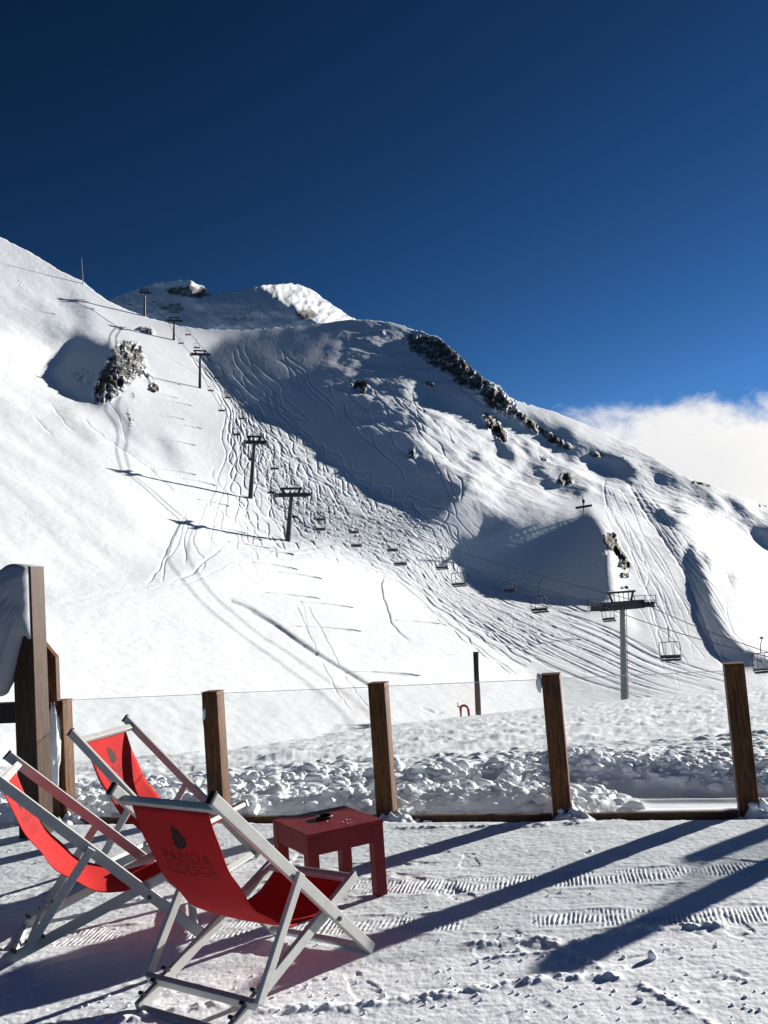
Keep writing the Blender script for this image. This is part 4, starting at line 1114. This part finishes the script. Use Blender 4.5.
def pylon_parts(root, H, aw, detail, lean=Vector()):
    bm = bm_new(); n = 12
    add_tube(bm, [Vector((0, 0, -2.5)), Vector((0, 0, 0)), lean + Vector((0, 0, H - 1.2))], [.36, .34, .24] if detail else [.6, .55, .36], n)
    mesh_obj('mast', bm, M['steel'] if detail else M['lift_dark'], root)
    top_ = lean + Vector((0, 0, H))
    bm = bm_new()
    add_beam(bm, top_ + Vector((-aw / 2, 0, -1.15)), top_ + Vector((aw / 2, 0, -1.15)), .5, .8 if detail else .8, bevel=.03)
    mesh_obj('crossarm', bm, M['lift_dark'], root)
    bm = bm_new()                                         # maintenance gantry above the arm
    g = .27 * aw
    add_beam(bm, top_ + Vector((-g * 1.25, 0, .08)), top_ + Vector((g * 1.25, 0, .08)), *((.16, .2) if detail else (.4, .42)), bevel=0)
    for s in (-1, 1):
        add_beam(bm, top_ + Vector((s * g * .75, 0, -1.0)), top_ + Vector((s * g * 1.1, 0, .1)), *((.14, .16) if detail else (.4, .4)), bevel=0)
    if detail:
        for s in (-.6, -.2, .2, .6): add_beam(bm, top_ + Vector((s * g, 0, -1.0)), top_ + Vector((s * g * 1.1, 0, .1)), .05, .05, bevel=0)
    mesh_obj('gantry', bm, M['lift_dark'], root)
    for s in (-1, 1):
        bm = bm_new()                                     # wheel train along the rope
        c = top_ + Vector((s * aw * .47, 0, -1.35))
        add_beam(bm, c + Vector((0, -1.7, 0)), c + Vector((0, 1.7, 0)), .2, .22 if detail else .5, bevel=0)
        o = mesh_obj('wheel_train', bm, M['lift_dark'], root)
        bm = bm_new()
        for k in range(6):
            y = -1.5 + k * .6
            add_tube(bm, [c + Vector((-.09, y, .2)), c + Vector((.09, y, .2))], .22, 10)
        mesh_obj('wheel', bm, M['lift_dark'], o)
        if detail:
            bm = bm_new()
            for dy in (-1.5, 0, 1.5):
                add_beam(bm, c + Vector((s * .45, dy, .05)), c + Vector((s * .45, dy, .95)), .05, .05, bevel=0)
            for dz in (.5, .95): add_beam(bm, c + Vector((s * .45, -1.6, dz)), c + Vector((s * .45, 1.6, dz)), .05, .05, bevel=0)
            add_beam(bm, c + Vector((s * .3, -1.7, -.1)), c + Vector((s * .3, 1.7, -.1)), .5, .06, bevel=0)
            mesh_obj('walkway', bm, M['lift_dark'], root)
    bm = bm_new()                                         # ladder on the mast
    for s in (-.16, .16): add_tube(bm, [Vector((s, -.42, .6)), lean + Vector((s, -.36, H - 1.3))], .03, 5)
    k = .8
    while k < H - 1.4:
        y = -.42 + .06 * k / H; add_tube(bm, [lean * (k / H) + Vector((-.16, y, k)), lean * (k / H) + Vector((.16, y, k))], .022, 4); k += .45
    mesh_obj('ladder', bm, M['steel'], root)

PYL = [  # base px, base py, top px, top py, distance, arm width px, yaw, label
    (624.5, 704, 621, 593, 85, 47, .42, 'nearest and tallest chairlift pylon with a wide dark crossarm, past the snowfield edge'),
    (288, 540, 291, 489, 165, 31, .45, 'chairlift pylon standing just above the smooth bright mound'),
    (250.5, 498, 254, 437, 235, 20, .45, 'chairlift pylon beside the tracked slope, next uphill from the one above the mound'),
    (200, 388, 200, 351, 300, 18, .42, 'chairlift pylon at the upper tip of the shaded bowl'),
    (174, 340, 174, 318, 375, 15, .42, 'chairlift pylon on the bright shoulder right of the skyline saddle'),
    (144.5, 316, 144.5, 290, 440, 11, .42, 'farthest chairlift pylon, topping the left skyline against the far peak'),
]
arms = []
for bx_, by_, tx_, ty_, Y, awp, yaw, lb in PYL:
    if Y > 100: Y = terrain_Y(bx_, by_)
    b = at(bx_, by_, Y); t = at(tx_, ty_, Y)
    root = empty('chairlift_pylon', b, yaw, lb, 'lift pylon', 'pylons of the chairlift')
    H = (t - b).z; lean = Matrix.Rotation(-yaw, 3, 'Z') @ Vector((t.x - b.x, 0, 0))
    aw = awp / FPX * Y / math.cos(yaw) * 1.0
    pylon_parts(root, H, aw, Y < 100, lean)
    R3 = Matrix.Rotation(yaw, 3, 'Z')
    arms.append([b + R3 @ (lean + Vector((s * aw * .47, 0, H - 1.0))) for s in (-1, 1)])

def sag(a, b, k, n=24):
    return [a.lerp(b, i / n) - Vector((0, 0, k * 4 * (i / n) * (1 - i / n))) for i in range(n + 1)]
ends = [[at(860, 676, 44), at(900, 690, 44)]]
chain = ends + arms
ropes = []
for s in (0, 1):
    pts = []
    for k in range(len(chain) - 1):
        a, b = chain[k][s], chain[k + 1][s]
        seg = sag(a, b, (b - a).length * .012)
        pts += seg if not pts else seg[1:]
    bm = bm_new(); add_tube(bm, pts, [.03 + .00018 * max(p.y - 60, 0) for p in pts], 5)
    tag(mesh_obj('haul_rope', bm, M['cable']), ['dark chairlift rope carried on the left ends of the pylon arms', 'dark chairlift rope carried on the right ends of the pylon arms'][s], 'cable', 'ropes of the chairlift')
    ropes.append(pts)

def rope_at(s, px):
    """point of the rope that lies in the direction of a column of the photograph"""
    best = None
    for a, b in zip(ropes[s][:-1], ropes[s][1:]):
        for q in range(6):
            p = a.lerp(b, q / 6); d = np.array(p) - np.array([0, 0, CAM_H]); z = d @ CF
            x = W_PX / 2 + FPX * (d @ CR) / z
            if best is None or abs(x - px) < best[0]: best = (abs(x - px), p)
    return best[1]

def make_lift_chair():
    r = empty('lift_chair', (0, 0, 0))
    W2 = 1.02
    bm = bm_new()
    add_tube(bm, [(0, 0, 3.65), (0, .10, 3.3), (0, .32, 2.8), (0, .34, 2.2)], .05, 6); mesh_obj('hanger', bm, M['lift_dark'], r)
    bm = bm_new(); add_beam(bm, (0, -.22, 3.68), (0, .22, 3.68), .14, .18, bevel=.02); mesh_obj('grip', bm, M['lift_dark'], r)
    bm = bm_new()
    pts = [(-W2, .05, .42), (-W2, .30, .55), (-W2 * 1.0, .36, 1.85), (-W2 * .93, .36, 2.12), (-W2 * .8, .36, 2.2), (W2 * .8, .36, 2.2), (W2 * .93, .36, 2.12), (W2, .36, 1.85), (W2, .30, .55), (W2, .05, .42)]
    add_tube(bm, pts, .045, 6); add_tube(bm, [(-.42, .36, 2.2), (-.40, .34, .55)], .03, 5); add_tube(bm, [(.42, .36, 2.2), (.40, .34, .55)], .03, 5)
    mesh_obj('frame', bm, M['lift_dark'], r)
    bm = bm_new(); add_beam(bm, (-W2 + .06, .03, .42), (W2 - .06, .03, .42), .42, .2, bevel=.05); mesh_obj('seat', bm, M['lift_dark'], r)
    bm = bm_new(); add_beam(bm, (-W2 + .06, .31, .72), (W2 - .06, .31, .70), .09, .30, bevel=.03); mesh_obj('backrest', bm, M['lift_dark'], r)
    bm = bm_new(); add_tube(bm, [(-W2, .3, 1.25), (-W2, -.45, .95), (W2, -.45, .95), (W2, .3, 1.25)], .025, 5); add_tube(bm, [(-.5, -.45, .95), (-.5, -.5, .2), (-.25, -.5, .2)], .02, 4); add_tube(bm, [(.5, -.45, .95), (.5, -.5, .2), (.25, -.5, .2)], .02, 4)
    mesh_obj('safety_bar', bm, M['lift_dark'], r)
    return r

# seat position in the photograph, seat width in pixels, where it hangs
CH = [(671, 660, 20, 'empty lift chair nearest the viewer, hanging right of the tallest pylon'),
      (765, 672, 21, 'lift chair cut off by the right picture edge behind the last timber post'),
      (610, 621, 14, 'lift chair hanging directly below the left arm of the tallest pylon'),
      (541, 612, 18, 'lift chair first left of the tallest pylon, low under the big rounded shadow'),
      (511, 592, 13, 'lift chair touching the bottom rim of the big rounded shadow'),
      (460, 586, 15, 'lift chair just left of the big rounded shadow, lower of the near pair'),
      (443, 569, 13, 'lift chair over the dense tracks, upper of the pair left of the big rounded shadow'),
      (401, 565, 13, 'lift chair above the right rim of the bright mound, the lower of two close together'),
      (393, 551, 11.5, 'lift chair above the right rim of the bright mound, the upper of two close together'),
      (357, 546.5, 11.5, 'lift chair right above the crest of the bright mound, lower of its pair'),
      (354, 533, 10, 'lift chair above the crest of the bright mound, upper of its pair'),
      (321, 530, 10.5, 'lift chair right of the pylon above the mound, the lower of two almost in line'),
      (321, 520, 9.5, 'lift chair right of the pylon above the mound, the upper of two almost in line'),
      (294, 517.5, 9, 'lift chair passing in front of the mast of the pylon above the mound'),
      (272, 493, 8.5, 'lift chair just left of the crossarm of the pylon above the mound'),
      (275, 469, 8.5, 'lift chair over the tracks, just right of the tall mast'),
      (252, 460, 7.5, 'lift chair crossing the mast of the tall pylon beside the tracks'),
      (237, 435, 8, 'lift chair left of the crossarm of the tall pylon beside the tracks'),
      (242, 419, 7, 'lift chair at the shadow edge just above the tall pylon'),
      (222, 411, 7, 'lift chair on the bright snow left of the bowl shadow edge'),
      (228, 398, 6.5, 'lift chair in the bowl shadow, just below the fourth pylon'),
      (211, 391, 6, 'lift chair beside the foot of the pylon at the tip of the shaded bowl'),
      (217, 378, 6, 'lift chair in the shade right of the pylon at the tip of the bowl'),
      (197, 348, 6, 'lift chair passing the crossarm of the pylon at the tip of the bowl'),
      (181, 343.5, 5.5, 'lift chair right of the pylon on the bright shoulder, near its foot'),
      (188, 335, 5.5, 'lift chair right of the pylon on the bright shoulder, level with its middle'),
      (154, 302, 5, 'lift chair against the far peak, right of the farthest pylon'),
      (131, 305, 5, 'lift chair against the far peak, left of the farthest pylon')]
lc = make_lift_chair()
for i, (px, py, wp, lb) in enumerate(CH):
    Y = min(2.04 * FPX / wp, .93 * terrain_Y(px, py))
    if i > 22: Y = min(Y, 420)
    k_ = Y * wp / (2.04 * FPX)
    o = lc if i == 0 else copy_tree(lc)
    p = at(px, py, Y)
    o.location = p - Vector((0, 0, .42 * k_)); o.scale = (k_, k_, k_); o.rotation_euler = (0, 0, rad(20) + rr.uniform(-.12, .12) if i else rad(-14))
    tag(o, lb, 'lift chair', 'chairs of the chairlift')

# ------------------------------------------------------------------ small fixtures on the snow
b = at(477.5, 714, 26); t = at(476, 653, 26)
root = empty('marker_pole', b, 0, 'plain dark green pole standing alone at the edge of the snowfield', 'pole')
bm = bm_new(); add_tube(bm, [(0, 0, -.6), t - b], .082, 14); mesh_obj('shaft', bm, M['pole_green'], root, True)
bm = bm_new(); add_tube(bm, [t - b, t - b + Vector((0, 0, .03))], .088, 14); mesh_obj('cap', bm, M['lift_dark'], root)

b = at(464.5, 714, 26)
root = empty('red_hydrant', b, 0, 'small red bent pipe sticking out of the snow beside the dark pole', 'pipe')
bm = bm_new(); add_tube(bm, [(-.1, 0, -.3), (-.1, 0, .14), (-.08, 0, .2), (-.03, 0, .235), (.03, 0, .23), (.09, 0, .19), (.115, 0, .13), (.13, 0, -.3)], .035, 8); mesh_obj('bent_pipe', bm, M['red_pipe'], root, True)
bm = bm_new(); add_tube(bm, [(-.12, 0, .16), (-.16, 0, .22), (-.165, 0, .34)], .012, 5); add_beam(bm, (-.2, 0, .22), (-.1, 0, .22), .02, .02, bevel=0); mesh_obj('valve_rod', bm, M['lift_dark'], root)

SY = terrain_Y(584.5, 515)
b = at(584.5, 515, SY); t = at(584, 496, SY)
root = empty('piste_sign', b, 0, 'small dark crossed piste sign on top of the rounded knoll', 'sign')
hh = (t - b).z
bm = bm_new(); add_tube(bm, [(0, 0, -.6), (0, 0, hh)], .16, 6); mesh_obj('pole', bm, M['lift_dark'], root)
bm = bm_new(); add_beam(bm, (-2.0, 0, hh * .40), (2.0, 0, hh * .48), .16, .55, bevel=.02); mesh_obj('arrow_board', bm, M['lift_dark'], root)
bm = bm_new(); add_beam(bm, (-.32, -.12, hh * .72), (.32, -.12, hh * .72), .12, .9, bevel=.02); mesh_obj('number_board', bm, M['lift_dark'], root)

MY = terrain_Y(83, 284)
b = at(83, 282, MY); t = at(81.5, 259, MY)
root = empty('mast', b, 0, 'thin bare mast standing on the left skyline', 'mast')
bm = bm_new(); add_tube(bm, [(0, 0, -2), t - b], [.22, .12], 6); mesh_obj('shaft', bm, M['steel'], root)
bm = bm_new(); add_tube(bm, [t - b, t - b + Vector((0, 0, 1.2))], .05, 5); mesh_obj('tip', bm, M['lift_dark'], root)

# a pair of snow-making hoses or fences: thin dark posts in the valley by the mound crest
SKY_L0, SKY_G, SKY_V, SKY_S = 3.2, .93, .585, 1.10
SKY_T = (.97, 1.07, 1.25)
# ------------------------------------------------------------------ world, sun, view
w = bpy.data.worlds.new('World'); S.world = w; w.use_nodes = True
nt = w.node_tree; bg = nt.nodes['Background']
sky = N(nt, 'ShaderNodeTexSky', sky_type='NISHITA', sun_disc=False, sun_elevation=SUN_EL, sun_rotation=SUN_AZ, altitude=3000, air_density=1.0, dust_density=.3, ozone_density=4)
# thin, clean high-altitude air: darker away from the sun
bw = N(nt, 'ShaderNodeRGBToBW'); nt.links.new(sky.outputs[0], bw.inputs[0])
def mth(op, a, b=None, c=None):
    n = N(nt, 'ShaderNodeMath', operation=op)
    for i, v in enumerate((a, b, c)):
        if v is None: continue
        if isinstance(v, (int, float)): n.inputs[i].default_value = v
        else: nt.links.new(v, n.inputs[i])
    return n.outputs[0]
lum = mth('MINIMUM', mth('DIVIDE', bw.outputs[0], SKY_L0), 1.0)
fac = mth('MULTIPLY', mth('POWER', lum, SKY_G), SKY_V)
sv = N(nt, 'ShaderNodeVectorMath', operation='SCALE'); nt.links.new(sky.outputs[0], sv.inputs[0]); nt.links.new(fac, sv.inputs['Scale'])
hs = N(nt, 'ShaderNodeHueSaturation', ins={'Saturation': SKY_S, 'Value': 1.0, 'Hue': .5})
tn = N(nt, 'ShaderNodeVectorMath', operation='MULTIPLY'); tn.inputs[1].default_value = SKY_T
nt.links.new(sv.outputs[0], tn.inputs[0]); nt.links.new(tn.outputs[0], hs.inputs['Color'])
# cloud bank low on the right
tc = N(nt, 'ShaderNodeTexCoord')
sx = N(nt, 'ShaderNodeSeparateXYZ'); nt.links.new(tc.outputs['Generated'], sx.inputs[0])
az = mth('ARCTAN2', sx.outputs['X'], sx.outputs['Y'])
el = mth('ARCSINE', sx.outputs['Z'])
mp = N(nt, 'ShaderNodeMapping'); mp.inputs['Scale'].default_value = (1, 1, 1.5); nt.links.new(tc.outputs['Generated'], mp.inputs['Vector'])
n1 = N(nt, 'ShaderNodeTexNoise', ins={'Scale': 9.0, 'Detail': 9.0, 'Roughness': .58, 'Distortion': .25}); nt.links.new(mp.outputs[0], n1.inputs['Vector'])
n2 = N(nt, 'ShaderNodeTexNoise', ins={'Scale': 3.0, 'Detail': 3.0, 'Roughness': .5}); nt.links.new(mp.outputs[0], n2.inputs['Vector'])
n3 = N(nt, 'ShaderNodeTexNoise', ins={'Scale': 30.0, 'Detail': 6.0, 'Roughness': .6, 'Distortion': .6}); nt.links.new(mp.outputs[0], n3.inputs['Vector'])
# top of the bank rises to the right of the ridge
rise = N(nt, 'ShaderNodeMapRange', interpolation_type='SMOOTHSTEP', ins={'From Min': .17, 'From Max': .44, 'To Min': .166, 'To Max': .164}); nt.links.new(az, rise.inputs['Value'])
h1 = mth('MULTIPLY_ADD', n1.outputs['Fac'], .085, -.0425)
h3 = mth('MULTIPLY_ADD', n3.outputs['Fac'], .05, -.025)
topc = mth('ADD', mth('ADD', rise.outputs[0], h1), h3)
dif = mth('SUBTRACT', topc, el)
mask = N(nt, 'ShaderNodeMapRange', interpolation_type='SMOOTHSTEP', ins={'From Min': -.016, 'From Max': .022}); nt.links.new(dif, mask.inputs['Value'])
azm = N(nt, 'ShaderNodeMapRange', interpolation_type='SMOOTHSTEP', ins={'From Min': .10, 'From Max': .18}); nt.links.new(az, azm.inputs['Value'])
aze = N(nt, 'ShaderNodeMapRange', interpolation_type='SMOOTHSTEP', ins={'From Min': 1.0, 'From Max': .7}); nt.links.new(az, aze.inputs['Value'])
mk = mth('MULTIPLY', mth('MULTIPLY', mask.outputs[0], azm.outputs[0]), aze.outputs[0])
crm = ramp(nt, [(0.3, (.80, .81, .845)), (0.62, (1.0, .99, .97))]); nt.links.new(n2.outputs['Fac'], crm.inputs['Fac'])
CLOUD_V = 8.4
cv = N(nt, 'ShaderNodeVectorMath', operation='SCALE', ins={'Scale': CLOUD_V}); nt.links.new(crm.outputs[0], cv.inputs[0])
mx = N(nt, 'ShaderNodeMix', data_type='RGBA'); nt.links.new(mk, mx.inputs['Factor']); nt.links.new(hs.outputs[0], mx.inputs['A']); nt.links.new(cv.outputs[0], mx.inputs['B'])
nt.links.new(mx.outputs['Result'], bg.inputs['Color'])
bg.inputs['Strength'].default_value = .06

sl = bpy.data.lights.new('sun', 'SUN'); sl.energy = 5.0; sl.angle = rad(.65); sl.color = (1.0, .945, .875)
so = bpy.data.objects.new('sun', sl); COL.objects.link(so)
so.rotation_euler = Vector((-LX, -LY, -LZ)).to_track_quat('-Z', 'Y').to_euler()
so.location = (60, 50, 40)
vs = S.view_settings
vs.view_transform = 'Standard'; vs.look = 'None'; vs.gamma = 1.0; vs.use_curve_mapping = False
vs.exposure = .95
S.render.engine = 'CYCLES'; S.cycles.samples = 32
S.cycles.max_bounces = 8; S.cycles.diffuse_bounces = 4; S.cycles.transparent_max_bounces = 16
